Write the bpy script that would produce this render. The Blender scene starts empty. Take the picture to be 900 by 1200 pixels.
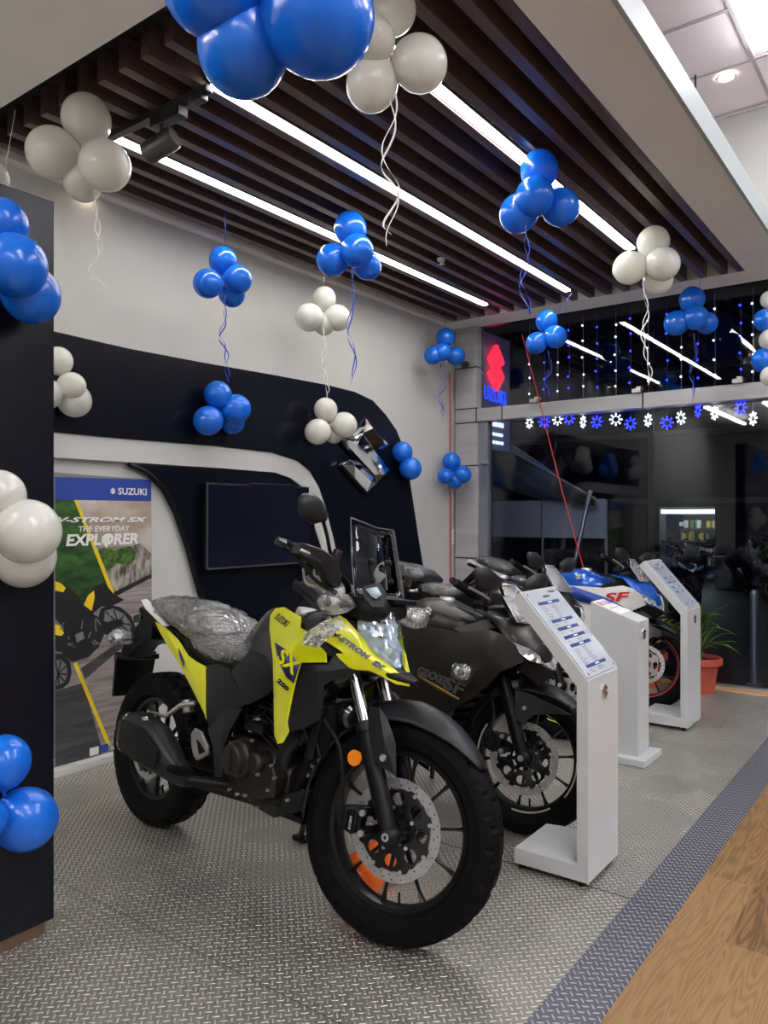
import bpy, bmesh, math, random
from math import sin, cos, pi, radians, sqrt, atan2
from mathutils import Vector, Matrix
from mathutils.geometry import delaunay_2d_cdt
random.seed(7)
SC = bpy.context.scene
COL = SC.collection

# ---------------------------------------------------------------- materials
def new_mat(name):
    m = bpy.data.materials.new(name); m.use_nodes = True
    nt = m.node_tree
    return m, nt, nt.nodes['Principled BSDF'], nt.nodes['Material Output']

def pm(name, col, rough=.5, metal=0., coat=0., emit=None, estr=0., spec=.5, alpha=1., bump=0., bscale=60., trans=0., sheen=0.):
    m, nt, b, o = new_mat(name)
    b.inputs['Base Color'].default_value = (*col, 1)
    b.inputs['Roughness'].default_value = rough
    b.inputs['Metallic'].default_value = metal
    b.inputs['Coat Weight'].default_value = coat
    b.inputs['Coat Roughness'].default_value = .05
    b.inputs['Specular IOR Level'].default_value = spec
    b.inputs['Transmission Weight'].default_value = trans
    if emit:
        b.inputs['Emission Color'].default_value = (*emit, 1)
        b.inputs['Emission Strength'].default_value = estr
    if bump:
        tc = nt.nodes.new('ShaderNodeTexCoord'); n = nt.nodes.new('ShaderNodeTexNoise')
        n.inputs['Scale'].default_value = bscale; n.inputs['Detail'].default_value = 4
        bp = nt.nodes.new('ShaderNodeBump'); bp.inputs['Strength'].default_value = bump; bp.inputs['Distance'].default_value = .01
        nt.links.new(tc.outputs['Object'], n.inputs['Vector']); nt.links.new(n.outputs['Fac'], bp.inputs['Height'])
        nt.links.new(bp.outputs['Normal'], b.inputs['Normal'])
    return m

def glass_mat(name, tint=(1, 1, 1), refl=(1, 1, 1), ior=1.5, rough=0., bump=0., bscale=30., floor=0., film=0., fcol=(.8, .8, .8)):
    """thin clear sheet: mostly see-through, mirror-like by Fresnel; film adds a milky share"""
    m, nt, b, o = new_mat(name); nt.nodes.remove(b); N = nt.nodes.new; L = nt.links.new
    t = N('ShaderNodeBsdfTransparent'); t.inputs[0].default_value = (*tint, 1)
    g = N('ShaderNodeBsdfGlossy'); g.inputs[0].default_value = (*refl, 1); g.inputs['Roughness'].default_value = rough
    f = N('ShaderNodeFresnel'); f.inputs[0].default_value = ior
    a = N('ShaderNodeMath'); a.operation = 'ADD'; a.inputs[1].default_value = floor; a.use_clamp = True
    mx = N('ShaderNodeMixShader')
    L(f.outputs[0], a.inputs[0]); L(a.outputs[0], mx.inputs[0])
    base = t
    if film:
        d = N('ShaderNodeBsdfDiffuse'); d.inputs[0].default_value = (*fcol, 1)
        m2 = N('ShaderNodeMixShader'); m2.inputs[0].default_value = film
        L(t.outputs[0], m2.inputs[1]); L(d.outputs[0], m2.inputs[2]); base = m2
    L(base.outputs[0], mx.inputs[1]); L(g.outputs[0], mx.inputs[2]); L(mx.outputs[0], o.inputs[0])
    if bump:
        tc = N('ShaderNodeTexCoord'); n = N('ShaderNodeTexNoise'); n.inputs['Scale'].default_value = bscale
        n.inputs['Detail'].default_value = 3; n.inputs['Distortion'].default_value = 1.5
        bp = N('ShaderNodeBump'); bp.inputs['Strength'].default_value = bump; bp.inputs['Distance'].default_value = .02
        L(tc.outputs['Object'], n.inputs['Vector']); L(n.outputs['Fac'], bp.inputs['Height'])
        L(bp.outputs['Normal'], g.inputs['Normal']); L(bp.outputs['Normal'], f.inputs['Normal'])
    return m

def emat(name, col, s, sample=True):
    m, nt, b, o = new_mat(name); nt.nodes.remove(b)
    e = nt.nodes.new('ShaderNodeEmission'); e.inputs[0].default_value = (*col, 1); e.inputs[1].default_value = s
    nt.links.new(e.outputs[0], o.inputs[0])
    if not sample: m.cycles.emission_sampling = 'NONE'
    return m

def ramp(nt, stops):
    r = nt.nodes.new('ShaderNodeValToRGB'); el = r.color_ramp.elements
    while len(el) < len(stops): el.new(.5)
    for e, (p, c) in zip(el, stops): e.position = p; e.color = (*c, 1)
    return r

def mth(nt, op, a, b=None, c=None):
    n = nt.nodes.new('ShaderNodeMath'); n.operation = op
    for i, v in enumerate((a, b, c)):
        if v is None: continue
        if isinstance(v, (int, float)): n.inputs[i].default_value = v
        else: nt.links.new(v, n.inputs[i])
    return n.outputs[0]

def plate_mat(name, base, lug, metal, rough, p=.028):
    """checker plate: raised lozenges turning by a quarter from cell to cell"""
    m, nt, b, o = new_mat(name); L = nt.links.new
    tc = nt.nodes.new('ShaderNodeTexCoord'); mp = nt.nodes.new('ShaderNodeMapping')
    mp.inputs['Rotation'].default_value = (0, 0, radians(45)); mp.inputs['Scale'].default_value = (1/p, 1/p, 1)
    sx = nt.nodes.new('ShaderNodeSeparateXYZ'); L(tc.outputs['Object'], mp.inputs[0]); L(mp.outputs[0], sx.inputs[0])
    x, y = sx.outputs[0], sx.outputs[1]
    fx = mth(nt, 'FLOOR', x); fy = mth(nt, 'FLOOR', y)
    u = mth(nt, 'SUBTRACT', mth(nt, 'SUBTRACT', x, fx), .5); v = mth(nt, 'SUBTRACT', mth(nt, 'SUBTRACT', y, fy), .5)
    par = mth(nt, 'FLOORED_MODULO', mth(nt, 'ADD', fx, fy), 2.)
    inv = mth(nt, 'SUBTRACT', 1., par)
    a = mth(nt, 'ADD', mth(nt, 'MULTIPLY', u, par), mth(nt, 'MULTIPLY', v, inv))
    c = mth(nt, 'ADD', mth(nt, 'MULTIPLY', v, par), mth(nt, 'MULTIPLY', u, inv))
    d = mth(nt, 'ADD', mth(nt, 'POWER', mth(nt, 'ABSOLUTE', mth(nt, 'DIVIDE', a, .56)), 2.), mth(nt, 'POWER', mth(nt, 'ABSOLUTE', mth(nt, 'DIVIDE', c, .17)), 2.))
    mr = nt.nodes.new('ShaderNodeMapRange'); mr.interpolation_type = 'SMOOTHSTEP'
    L(d, mr.inputs[0]); mr.inputs[1].default_value = 1.25; mr.inputs[2].default_value = .25
    h = mr.outputs[0]
    n = nt.nodes.new('ShaderNodeTexNoise'); n.inputs['Scale'].default_value = 1.6; n.inputs['Detail'].default_value = 6; L(tc.outputs['Object'], n.inputs['Vector'])
    cr = ramp(nt, [(.3, tuple(k*.9 for k in base)), (.7, base)]); L(n.outputs['Fac'], cr.inputs[0])
    mx = nt.nodes.new('ShaderNodeMixRGB'); L(h, mx.inputs[0]); L(cr.outputs[0], mx.inputs[1]); mx.inputs[2].default_value = (*lug, 1)
    L(mx.outputs[0], b.inputs['Base Color']); b.inputs['Metallic'].default_value = metal
    r2 = mth(nt, 'ADD', mth(nt, 'MULTIPLY', n.outputs['Fac'], .15), mth(nt, 'SUBTRACT', rough, mth(nt, 'MULTIPLY', h, .12)))
    L(r2, b.inputs['Roughness'])
    bp = nt.nodes.new('ShaderNodeBump'); bp.inputs['Strength'].default_value = .9; bp.inputs['Distance'].default_value = .004
    L(h, bp.inputs['Height']); L(bp.outputs[0], b.inputs['Normal'])
    return m

def wood_mat(name, cols, pw=.19, pl=1.2, rough=.38):
    """long planks running along Y with drawn-out cathedral grain"""
    m, nt, b, o = new_mat(name); L = nt.links.new
    tc = nt.nodes.new('ShaderNodeTexCoord'); sx = nt.nodes.new('ShaderNodeSeparateXYZ'); L(tc.outputs['Object'], sx.inputs[0])
    row = mth(nt, 'FLOOR', mth(nt, 'DIVIDE', sx.outputs[0], pw))
    yo = mth(nt, 'ADD', mth(nt, 'DIVIDE', sx.outputs[1], pl), mth(nt, 'MULTIPLY', row, .37))
    col = mth(nt, 'FLOOR', yo)
    idn = mth(nt, 'ADD', mth(nt, 'MULTIPLY', row, 3.17), mth(nt, 'MULTIPLY', col, 1.73))
    cb = nt.nodes.new('ShaderNodeCombineXYZ')
    L(mth(nt, 'MULTIPLY', sx.outputs[0], 13.), cb.inputs[0]); L(mth(nt, 'MULTIPLY', sx.outputs[1], 1.1), cb.inputs[1]); L(mth(nt, 'MULTIPLY', idn, 5.3), cb.inputs[2])
    n = nt.nodes.new('ShaderNodeTexNoise'); n.inputs['Scale'].default_value = 1.; n.inputs['Detail'].default_value = 2.; L(cb.outputs[0], n.inputs['Vector'])
    rings = mth(nt, 'SINE', mth(nt, 'MULTIPLY', n.outputs['Fac'], 100.))
    n2 = nt.nodes.new('ShaderNodeTexNoise'); n2.inputs['Scale'].default_value = 1.; n2.inputs['Detail'].default_value = 3.
    cb2 = nt.nodes.new('ShaderNodeCombineXYZ'); L(mth(nt, 'MULTIPLY', sx.outputs[0], 160.), cb2.inputs[0]); L(mth(nt, 'MULTIPLY', sx.outputs[1], 6.), cb2.inputs[1]); L(idn, cb2.inputs[2]); L(cb2.outputs[0], n2.inputs['Vector'])
    f = mth(nt, 'ADD', mth(nt, 'MULTIPLY', rings, .16), mth(nt, 'ADD', .28, mth(nt, 'MULTIPLY', n2.outputs['Fac'], .42)))
    wn = nt.nodes.new('ShaderNodeTexWhiteNoise'); wn.noise_dimensions = '1D'; L(idn, wn.inputs['W'])
    f = mth(nt, 'ADD', f, mth(nt, 'MULTIPLY', mth(nt, 'SUBTRACT', wn.outputs['Value'], .5), .35))
    cr = ramp(nt, cols); L(f, cr.inputs[0]); L(cr.outputs[0], b.inputs['Base Color'])
    b.inputs['Roughness'].default_value = rough
    bp = nt.nodes.new('ShaderNodeBump'); bp.inputs['Strength'].default_value = .15; bp.inputs['Distance'].default_value = .002
    L(n2.outputs['Fac'], bp.inputs['Height']); L(bp.outputs[0], b.inputs['Normal'])
    return m

def stain_mat(name, c1, c2, scale=(4, 4, 4), rough=.5, spec=.5, bump=0.):
    m, nt, b, o = new_mat(name); L = nt.links.new
    tc = nt.nodes.new('ShaderNodeTexCoord'); mp = nt.nodes.new('ShaderNodeMapping'); mp.inputs['Scale'].default_value = scale
    n = nt.nodes.new('ShaderNodeTexNoise'); n.inputs['Scale'].default_value = 1; n.inputs['Detail'].default_value = 6
    L(tc.outputs['Object'], mp.inputs[0]); L(mp.outputs[0], n.inputs['Vector'])
    cr = ramp(nt, [(.35, c1), (.68, c2)]); L(n.outputs['Fac'], cr.inputs[0]); L(cr.outputs[0], b.inputs['Base Color'])
    b.inputs['Roughness'].default_value = rough; b.inputs['Specular IOR Level'].default_value = spec
    if bump:
        bp = nt.nodes.new('ShaderNodeBump'); bp.inputs['Strength'].default_value = bump; bp.inputs['Distance'].default_value = .01
        L(n.outputs['Fac'], bp.inputs['Height']); L(bp.outputs[0], b.inputs['Normal'])
    return m

def each(name, mbs, mat, parent, **k):
    "one object for every separate small piece"
    return [m.build(name, mat, parent, **k) for m in mbs]

# ---------------------------------------------------------------- mesh building
def frame_of(d):
    d = Vector(d).normalized()
    a = Vector((0, 0, 1)) if abs(d.z) < .9 else Vector((1, 0, 0))
    u = d.cross(a).normalized(); return u, d.cross(u).normalized()

class MB:
    def __init__(s): s.v = []; s.f = []; s.mi = []; s.cur = 0
    def add(s, vs, fs):
        n = len(s.v); s.v += [Vector(p) for p in vs]
        for f in fs: s.f.append([i+n for i in f]); s.mi.append(s.cur)
        return s
    def mat(s, i): s.cur = i; return s
    def box(s, c, size, M=None):
        hx, hy, hz = (k/2 for k in size); vs = []
        for z in (-hz, hz):
            for x, y in ((-hx, -hy), (hx, -hy), (hx, hy), (-hx, hy)): vs.append(Vector((x, y, z)))
        if M: vs = [M @ p for p in vs]
        vs = [p+Vector(c) for p in vs]
        return s.add(vs, [(3, 2, 1, 0), (4, 5, 6, 7), (0, 1, 5, 4), (1, 2, 6, 5), (2, 3, 7, 6), (3, 0, 4, 7)])
    def box2(s, a, b):
        return s.box([(a[i]+b[i])/2 for i in range(3)], [abs(b[i]-a[i]) for i in range(3)])
    def loft(s, secs, closed=True, caps=True, ring=False):
        n = len(secs[0]); vs = [p for q in secs for p in q]; fs = []
        m = len(secs)
        for i in range(m if ring else m-1):
            i2 = (i+1) % m
            for j in range(n if closed else n-1):
                k = (j+1) % n; fs.append((i*n+j, i*n+k, i2*n+k, i2*n+j))
        if caps and closed and not ring: fs.append(tuple(range(n))[::-1]); fs.append(tuple((m-1)*n+j for j in range(n)))
        return s.add(vs, fs)
    def cyl(s, p0, p1, r0, r1=None, seg=16):
        r1 = r0 if r1 is None else r1; p0 = Vector(p0); p1 = Vector(p1); u, w = frame_of(p1-p0)
        A = [2*pi*i/seg for i in range(seg)]
        return s.loft([[p+(u*cos(a)+w*sin(a))*r for a in A] for p, r in ((p0, r0), (p1, r1))])
    def lathe(s, prof, origin=(0, 0, 0), axis=(0, 1, 0), seg=32, a0=0., a1=None):
        """prof: (radius, height along axis)"""
        o = Vector(origin); ax = Vector(axis).normalized(); u, w = frame_of(ax); full = a1 is None
        A = [2*pi*i/seg for i in range(seg)] if full else [a0+(a1-a0)*i/seg for i in range(seg+1)]
        secs = [[o+ax*h+(u*cos(a)+w*sin(a))*max(r, 1e-5) for a in A] for r, h in prof]
        return s.loft(secs, closed=full, caps=False)
    def tube(s, path, r, seg=8, closed=False, flat=1.):
        P = [Vector(p) for p in path]; n = len(P); R = r if isinstance(r, (list, tuple)) else [r]*n
        T = []
        for i in range(n):
            if closed: d = P[(i+1) % n]-P[i-1]
            else: d = P[min(i+1, n-1)]-P[max(i-1, 0)]
            T.append(d.normalized())
        u, w = frame_of(T[0]); secs = []
        for i in range(n):
            u = (u-T[i]*u.dot(T[i])).normalized(); w = T[i].cross(u)
            secs.append([P[i]+(u*cos(2*pi*k/seg)+w*sin(2*pi*k/seg)*flat)*R[i] for k in range(seg)])
        return s.loft(secs, ring=closed)
    def sphere(s, c, r, seg=24, rings=14, sc=(1, 1, 1)):
        c = Vector(c); secs = []
        for i in range(rings+1):
            t = pi*i/rings; rr = max(sin(t), 1e-4)
            secs.append([c+Vector((rr*cos(2*pi*k/seg)*r*sc[0], rr*sin(2*pi*k/seg)*r*sc[1], -cos(t)*r*sc[2])) for k in range(seg)])
        return s.loft(secs)
    def prism(s, poly, off):
        n = len(poly); off = Vector(off); vs = [Vector(p) for p in poly]; vs += [p+off for p in vs]
        return s.add(vs, [tuple(range(n))[::-1], tuple(range(n, 2*n))]+[(i, (i+1) % n, n+(i+1) % n, n+i) for i in range(n)])
    def slab(s, pts, holes=(), thick=.004, place=None):
        """flat outline with real holes, given thickness; place maps (a,b,h) to space"""
        loops = [list(pts)]+[list(h) for h in holes]; V = []; E = []
        for lp in loops:
            n0 = len(V); V += [Vector(p) for p in lp]; E += [(n0+i, n0+(i+1) % len(lp)) for i in range(len(lp))]
        r = delaunay_2d_cdt(V, E, [], 0, 1e-6); vv, tris = r[0], r[2]
        def inside(p, lp):
            c = False; j = len(lp)-1
            for i in range(len(lp)):
                if (lp[i][1] > p[1]) != (lp[j][1] > p[1]) and p[0] < (lp[j][0]-lp[i][0])*(p[1]-lp[i][1])/(lp[j][1]-lp[i][1])+lp[i][0]: c = not c
                j = i
            return c
        keep = []
        for t in tris:
            g = [sum(vv[i][k] for i in t)/len(t) for k in (0, 1)]
            if inside(g, loops[0]) and not any(inside(g, h) for h in loops[1:]): keep.append(tuple(t))
        n = len(vv); place = place or (lambda a, b, h: (a, b, h))
        vs = [place(p[0], p[1], 0) for p in vv]+[place(p[0], p[1], thick) for p in vv]
        fs = [t[::-1] for t in keep]+[tuple(i+n for i in t) for t in keep]
        cnt = {}
        for t in keep:
            for i in range(len(t)):
                e = (t[i], t[(i+1) % len(t)]); cnt[e] = cnt.get(e, 0)+1
        for (a, b) in cnt:
            if (b, a) not in cnt: fs.append((a, b, b+n, a+n))
        return s.add(vs, fs)
    def xf(s, M): s.v = [M @ p for p in s.v]; return s
    def mirror(s):
        s.v = [Vector((p.x, -p.y, p.z)) for p in s.v]; s.f = [f[::-1] for f in s.f]; return s
    def build(s, name, mat, parent=None, smooth=35, bevel=0., seg=2, solid=0., sub=0, off=-1., loc=None, flip=True):
        me = bpy.data.meshes.new(name); me.from_pydata([tuple(p) for p in s.v], [], s.f)
        mats = mat if isinstance(mat, (list, tuple)) else [mat]
        for m in mats: me.materials.append(m)
        me.polygons.foreach_set('material_index', s.mi)
        bm = bmesh.new(); bm.from_mesh(me)
        bmesh.ops.remove_doubles(bm, verts=bm.verts, dist=1e-6)
        if flip: bmesh.ops.recalc_face_normals(bm, faces=bm.faces)
        bm.to_mesh(me); bm.free()
        if smooth:
            me.polygons.foreach_set('use_smooth', [True]*len(me.polygons)); me.set_sharp_from_angle(angle=radians(smooth))
        o = bpy.data.objects.new(name, me); COL.objects.link(o)
        if parent is not None: o.parent = parent
        if loc: o.location = loc
        if solid:
            md = o.modifiers.new('thick', 'SOLIDIFY'); md.thickness = solid; md.offset = off
        if sub:
            md = o.modifiers.new('sub', 'SUBSURF'); md.levels = sub; md.render_levels = sub
        if bevel:
            md = o.modifiers.new('bevel', 'BEVEL'); md.width = bevel; md.segments = seg; md.limit_method = 'ANGLE'; md.angle_limit = radians(30); md.harden_normals = True
        return o

def tag(o, label, cat, group=None, kind=None):
    o['label'] = label; o['category'] = cat
    if group: o['group'] = group
    if kind: o['kind'] = kind
    return o

def struct(o, label, cat='room'):
    o['kind'] = 'structure'; o['label'] = label; o['category'] = cat; return o

def empty(name, loc=(0, 0, 0), M=None):
    o = bpy.data.objects.new(name, None); COL.objects.link(o); o.empty_display_size = .05
    if M is not None: o.matrix_world = M
    else: o.location = loc
    return o

def thing(name, label, cat, loc=(0, 0, 0), group=None, M=None):
    return tag(empty(name, loc, M), label, cat, group)

def copy_tree(o, parent=None):
    c = o.copy(); COL.objects.link(c)
    if parent is not None:
        c.parent = parent; c.matrix_parent_inverse = o.matrix_parent_inverse.copy()
    for ch in o.children: copy_tree(ch, c)
    return c

def text_mesh(name, txt, mat, parent, org, xd, yd, h, width=None, shear=0., bold=.0, ext=.0006, align='LEFT', space=1.):
    """flat raised lettering: org = lower left corner, h = capital height"""
    cu = bpy.data.curves.new('lettering', 'FONT'); cu.body = txt; cu.size = 1; cu.shear = shear; cu.offset = bold; cu.extrude = .001
    cu.align_x = align; cu.resolution_u = 3; cu.space_character = space
    t = bpy.data.objects.new('lettering_curve', cu); COL.objects.link(t)
    dg = bpy.context.evaluated_depsgraph_get(); me = bpy.data.meshes.new_from_object(t.evaluated_get(dg))
    bpy.data.objects.remove(t); bpy.data.curves.remove(cu)
    xs = [v.co.x for v in me.vertices]; ys = [v.co.y for v in me.vertices]
    w = max(xs)-min(xs); x0 = min(xs) if align == 'LEFT' else 0
    kx = (width/w) if width else h/.7; ky = h/max(max(ys), .01)
    xd = Vector(xd).normalized(); yd = Vector(yd).normalized(); zd = xd.cross(yd).normalized(); o = Vector(org)
    for v in me.vertices:
        p = v.co.copy(); v.co = o+xd*((p.x-x0)*kx)+yd*(p.y*ky)+zd*(p.z/.001*ext)
    me.materials.clear(); me.materials.append(mat); me.name = name
    ob = bpy.data.objects.new(name, me); COL.objects.link(ob)
    if parent is not None: ob.parent = parent
    return ob

def arc(c, r, a0, a1, n, plane='xz', y=0.):
    return [(c[0]+r*cos(radians(a0+(a1-a0)*i/n)), y, c[1]+r*sin(radians(a0+(a1-a0)*i/n))) for i in range(n+1)]

def circ(cx, cy, r, n=10, a=0.): return [(cx+r*cos(2*pi*i/n+a), cy+r*sin(2*pi*i/n+a)) for i in range(n)]

def spline(P, n=6):
    """points on a smooth curve through P"""
    P = [Vector(p) for p in P]; Q = [P[0]*2-P[1]]+P+[P[-1]*2-P[-2]]; out = []
    for i in range(1, len(Q)-2):
        a, b, c, d = Q[i-1:i+3]
        for k in range(n):
            t = k/n
            out.append(.5*((2*b)+(c-a)*t+(2*a-5*b+4*c-d)*t*t+(3*b-a-3*c+d)*t**3))
    out.append(P[-1]); return out

def sell(cx, x, cz, hy, hz, n=20, e=2.6, cy=0.):
    """rounded cross-section loop in the plane x = const"""
    o = []
    for i in range(n):
        a = 2*pi*i/n; ca, sa = cos(a), sin(a)
        o.append(Vector((x, cy+hy*math.copysign(abs(ca)**(2/e), ca), cz+hz*math.copysign(abs(sa)**(2/e), sa))))
    return o

M_ = {}
M_['black_gloss'] = pm('black gloss plastic', (.008, .008, .01), .18, coat=.4)
M_['black'] = pm('black matt plastic', (.0035, .0035, .0045), .40, spec=.24)
M_['charcoal'] = pm('charcoal plastic', (.011, .0115, .014), .40, spec=.32)
M_['grey_black'] = pm('dark grey panel', (.0075, .008, .0095), .34, spec=.32)
M_['rubber'] = pm('tyre rubber', (.0028, .0028, .0032), .62, spec=.10)
M_['rim'] = pm('black alloy', (.005, .005, .005), .28, spec=.35)
M_['steel'] = pm('brushed steel', (.50, .51, .52), .40, metal=.85)
M_['chrome'] = pm('chrome', (.75, .76, .78), .06, metal=1.)
M_['alu'] = pm('cast aluminium', (.42, .41, .39), .42, metal=.85)
M_['engine'] = pm('dark engine casting', (.018, .015, .013), .40, metal=.4, bump=.15, bscale=90)
M_['yellow'] = pm('acid yellow paint', (.62, .65, .005), .22, coat=.6)
M_['amber'] = pm('amber reflector', (.75, .22, .01), .15, coat=.5)
M_['white_plastic'] = pm('white plastic', (.72, .73, .72), .35)
def lens_mat():
    """pressed-glass lamp optics: small mirror facets"""
    m, nt, b, o = new_mat('clear lamp optics'); L = nt.links.new
    b.inputs['Base Color'].default_value = (.74, .82, .88, 1); b.inputs['Metallic'].default_value = .5; b.inputs['Roughness'].default_value = .12; b.inputs['Coat Weight'].default_value = 1.
    tc = nt.nodes.new('ShaderNodeTexCoord'); v = nt.nodes.new('ShaderNodeTexVoronoi'); v.inputs['Scale'].default_value = 55; L(tc.outputs['Object'], v.inputs['Vector'])
    g = nt.nodes.new('ShaderNodeNewGeometry'); s = nt.nodes.new('ShaderNodeVectorMath'); s.operation = 'SUBTRACT'; L(v.outputs['Color'], s.inputs[0]); s.inputs[1].default_value = (.5, .5, .5)
    sc = nt.nodes.new('ShaderNodeVectorMath'); sc.operation = 'SCALE'; L(s.outputs[0], sc.inputs[0]); sc.inputs['Scale'].default_value = 1.1
    a = nt.nodes.new('ShaderNodeVectorMath'); a.operation = 'ADD'; L(g.outputs['Normal'], a.inputs[0]); L(sc.outputs[0], a.inputs[1])
    n = nt.nodes.new('ShaderNodeVectorMath'); n.operation = 'NORMALIZE'; L(a.outputs[0], n.inputs[0]); L(n.outputs[0], b.inputs['Normal']); return m
M_['lens'] = lens_mat()
M_['film'] = glass_mat('loose plastic film', (.93, .93, .93), ior=1.5, rough=.12, bump=1., bscale=22, floor=.12, film=.10, fcol=(.7, .7, .7))
M_['screen'] = glass_mat('clear windscreen', (.86, .89, .92), ior=1.25, rough=.01)
M_['decal_black'] = pm('black decal', (.01, .01, .012), .3)
M_['decal_navy'] = pm('navy decal', (.012, .014, .09), .3)
M_['grey_decal'] = pm('grey decal', (.10, .10, .105), .4)
M_['white'] = pm('white print', (.72, .72, .72), .5)
M_['blue_print'] = pm('blue print', (.012, .05, .30), .45)
M_['red_print'] = pm('red print', (.55, .01, .02), .45)
M_['gold'] = pm('gold line', (.35, .22, .06), .35, metal=.5)

# ---------------------------------------------------------------- the setting
M_['plate'] = plate_mat('bright checker plate', (.31, .298, .27), (.80, .77, .69), .68, .32, .0205)
M_['plate_dark'] = plate_mat('dull ramp plate', (.115, .122, .15), (.46, .46, .49), .6, .36, .021)
M_['wood_floor'] = wood_mat('oak planks', [(.0, (.075, .038, .015)), (.35, (.17, .093, .036)), (.6, (.245, .142, .058)), (1., (.31, .19, .083))])
M_['wood_sill'] = stain_mat('pale timber', (.42, .25, .11), (.58, .38, .19), (3, 30, 30), .45)
M_['wall_grey'] = stain_mat('painted wall', (.47, .465, .45), (.52, .515, .50), (2, 2, 2), .6)
M_['soffit'] = stain_mat('painted soffit', (.80, .79, .76), (.84, .83, .80), (2, 2, 2), .6)
M_['slat'] = stain_mat('walnut slat', (.065, .043, .042), (.13, .085, .080), (60, 2, 60), .34, bump=.05)
M_['void'] = pm('black ceiling void', (.006, .006, .007), .8)
M_['panel_navy'] = pm('black laminate', (.004, .005, .010), .24, spec=.20)
M_['panel_white'] = pm('white laminate', (.50, .51, .49), .32)
M_['clad'] = stain_mat('silver cladding', (.33, .33, .34), (.40, .40, .41), (1, 1, 12), .35)
M_['joint'] = pm('dark joint', (.02, .02, .022), .7)
M_['glass'] = glass_mat('shop window glass', (.80, .84, .90), ior=1.42, floor=.0)
M_['tile'] = pm('ceiling tile', (.93, .84, .90), .8, bump=.2, bscale=200)
M_['led'] = emat('led strip glow', (1., .97, .93), 26.)
M_['led_panel'] = emat('ceiling light panel glow', (.96, .98, 1.), 14.5)
M_['warm_lamp'] = emat('downlight glow', (1., .82, .6), 12.)
M_['black_track'] = pm('black track', (.015, .015, .016), .4)

o = MB().box2((-5.2, -4.5, -.09), (5.5, 6.24, -.03)).build('floor', M_['wood_floor'], smooth=0)
struct(o, 'honey oak plank floor running along the edge of the checker plate platform', 'floor')
o = MB().box2((-3.72, -3.0, -.029), (-.875, 6.06, 0)).build('floor_platform', M_['plate'], smooth=0)
struct(o, 'bright silver checker plate display platform under the motorcycles', 'floor')
mb = MB()
mb.prism([(-.874, -3, -.0295), (-.874, -3, .001), (-.743, -3, -.026), (-.738, -3, -.0295)], (0, 4.13, 0))
mb.prism([(-.874, 1.134, -.0295), (-.874, 1.134, .001), (-.743, 1.134, -.026), (-.738, 1.134, -.0295)], (0, 1.432, 0))
mb.prism([(-.874, 2.57, -.0295), (-.874, 2.57, .001), (-.743, 2.57, -.026), (-.738, 2.57, -.0295)], (0, 1.83, 0))
mb.prism([(-.874, 4.404, -.0295), (-.874, 4.404, .001), (-.743, 4.404, -.026), (-.738, 4.404, -.0295)], (0, 1.62, 0))
o = mb.build('trim_1', M_['plate_dark'], smooth=0); struct(o, 'dark blue-grey checker plate ramp along the platform edge', 'trim')
# thin dark floor seams in the platform
o = MB().box2((-3.6, 2.566, 0.0002), (-.875, 2.570, .0012)).box2((-3.6, 1.499, .0002), (-.875, 1.501, .0008)).build('trim_2', M_['joint'], smooth=0)
struct(o, 'thin dark seams between the checker plate sheets', 'trim')

o = MB().box2((-3.87, -4.5, -.03), (-3.72, 6.2, 4.4)).build('wall_left', M_['wall_grey'], smooth=0)
struct(o, 'pale grey painted wall above the black display backdrop', 'wall')
o = MB().box2((-3.72, -4.5, -.03), (5.5, -4.4, 4.4)).build('wall_back', M_['wall_grey'], smooth=0); struct(o, 'painted wall behind the viewer', 'wall')
o = MB().box2((5.4, -4.4, -.03), (5.5, 6.2, 4.4)).build('wall_right', M_['wall_grey'], smooth=0); struct(o, 'painted wall on the far side of the showroom', 'wall')
o = MB().box2((-3.72, 6.16, 3.06), (5.4, 6.30, 4.4)).build('wall_front', M_['wall_grey'], smooth=0); struct(o, 'grey wall above the shop window', 'wall')

# high tiled ceiling
mb = MB().box2((-3.72, -4.4, 4.26), (5.4, 6.2, 4.34))
for k in range(-6, 9): mb.mat(1).box2((k*.62-.012+.18, -4.4, 4.252), (k*.62+.012+.18, 6.2, 4.2605))
for k in range(-7, 11): mb.box2((-3.7, k*.62-.012-.11, 4.251), (5.4, k*.62+.012-.11, 4.2604))
M_['grid'] = pm('ceiling grid', (.42, .40, .42), .5)
o = mb.build('ceiling', [M_['tile'], M_['grid']], smooth=0); struct(o, 'high ceiling of pale square tiles in a grid', 'ceiling')

# dropped ceiling: soffits round a recessed black void that holds the slats
mb = MB()
mb.box2((-3.72, -4.4, 3.0), (-1.185, 1.655, 3.13))
mb.box2((-1.185, -4.4, 3.0), (-.92, 6.16, 3.125))
mb.box2((-3.72, 5.86, 3.0), (-1.185, 6.16, 3.13))
mb.box2((-3.72, 1.655, 3.0), (-3.66, 5.86, 3.13))
o = mb.build('ceiling_soffit', M_['soffit'], smooth=0); struct(o, 'plain painted dropped ceiling around the dark slats', 'ceiling')
o = MB().box2((-.92, -4.4, 2.994), (-.902, 6.16, 3.128)).build('trim_4', pm('fascia paint', (.40, .45, .45), .45), smooth=0); struct(o, 'pale blue-grey fascia along the edge of the dropped ceiling', 'trim')
mb = MB().box2((-3.66, 1.655, 3.122), (-1.185, 5.86, 3.14))
mb.box2((-3.66, 1.655, 3.001), (-1.185, 1.66, 3.122))
o = mb.build('ceiling_recess', M_['void'], smooth=0); struct(o, 'black recess above the wooden ceiling slats', 'ceiling')
sl0 = MB().box2((-.025, 1.79, 3.0), (.025, 5.85, 3.121)).build('slat', M_['slat'], o, smooth=0, bevel=.002, seg=1)
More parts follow.
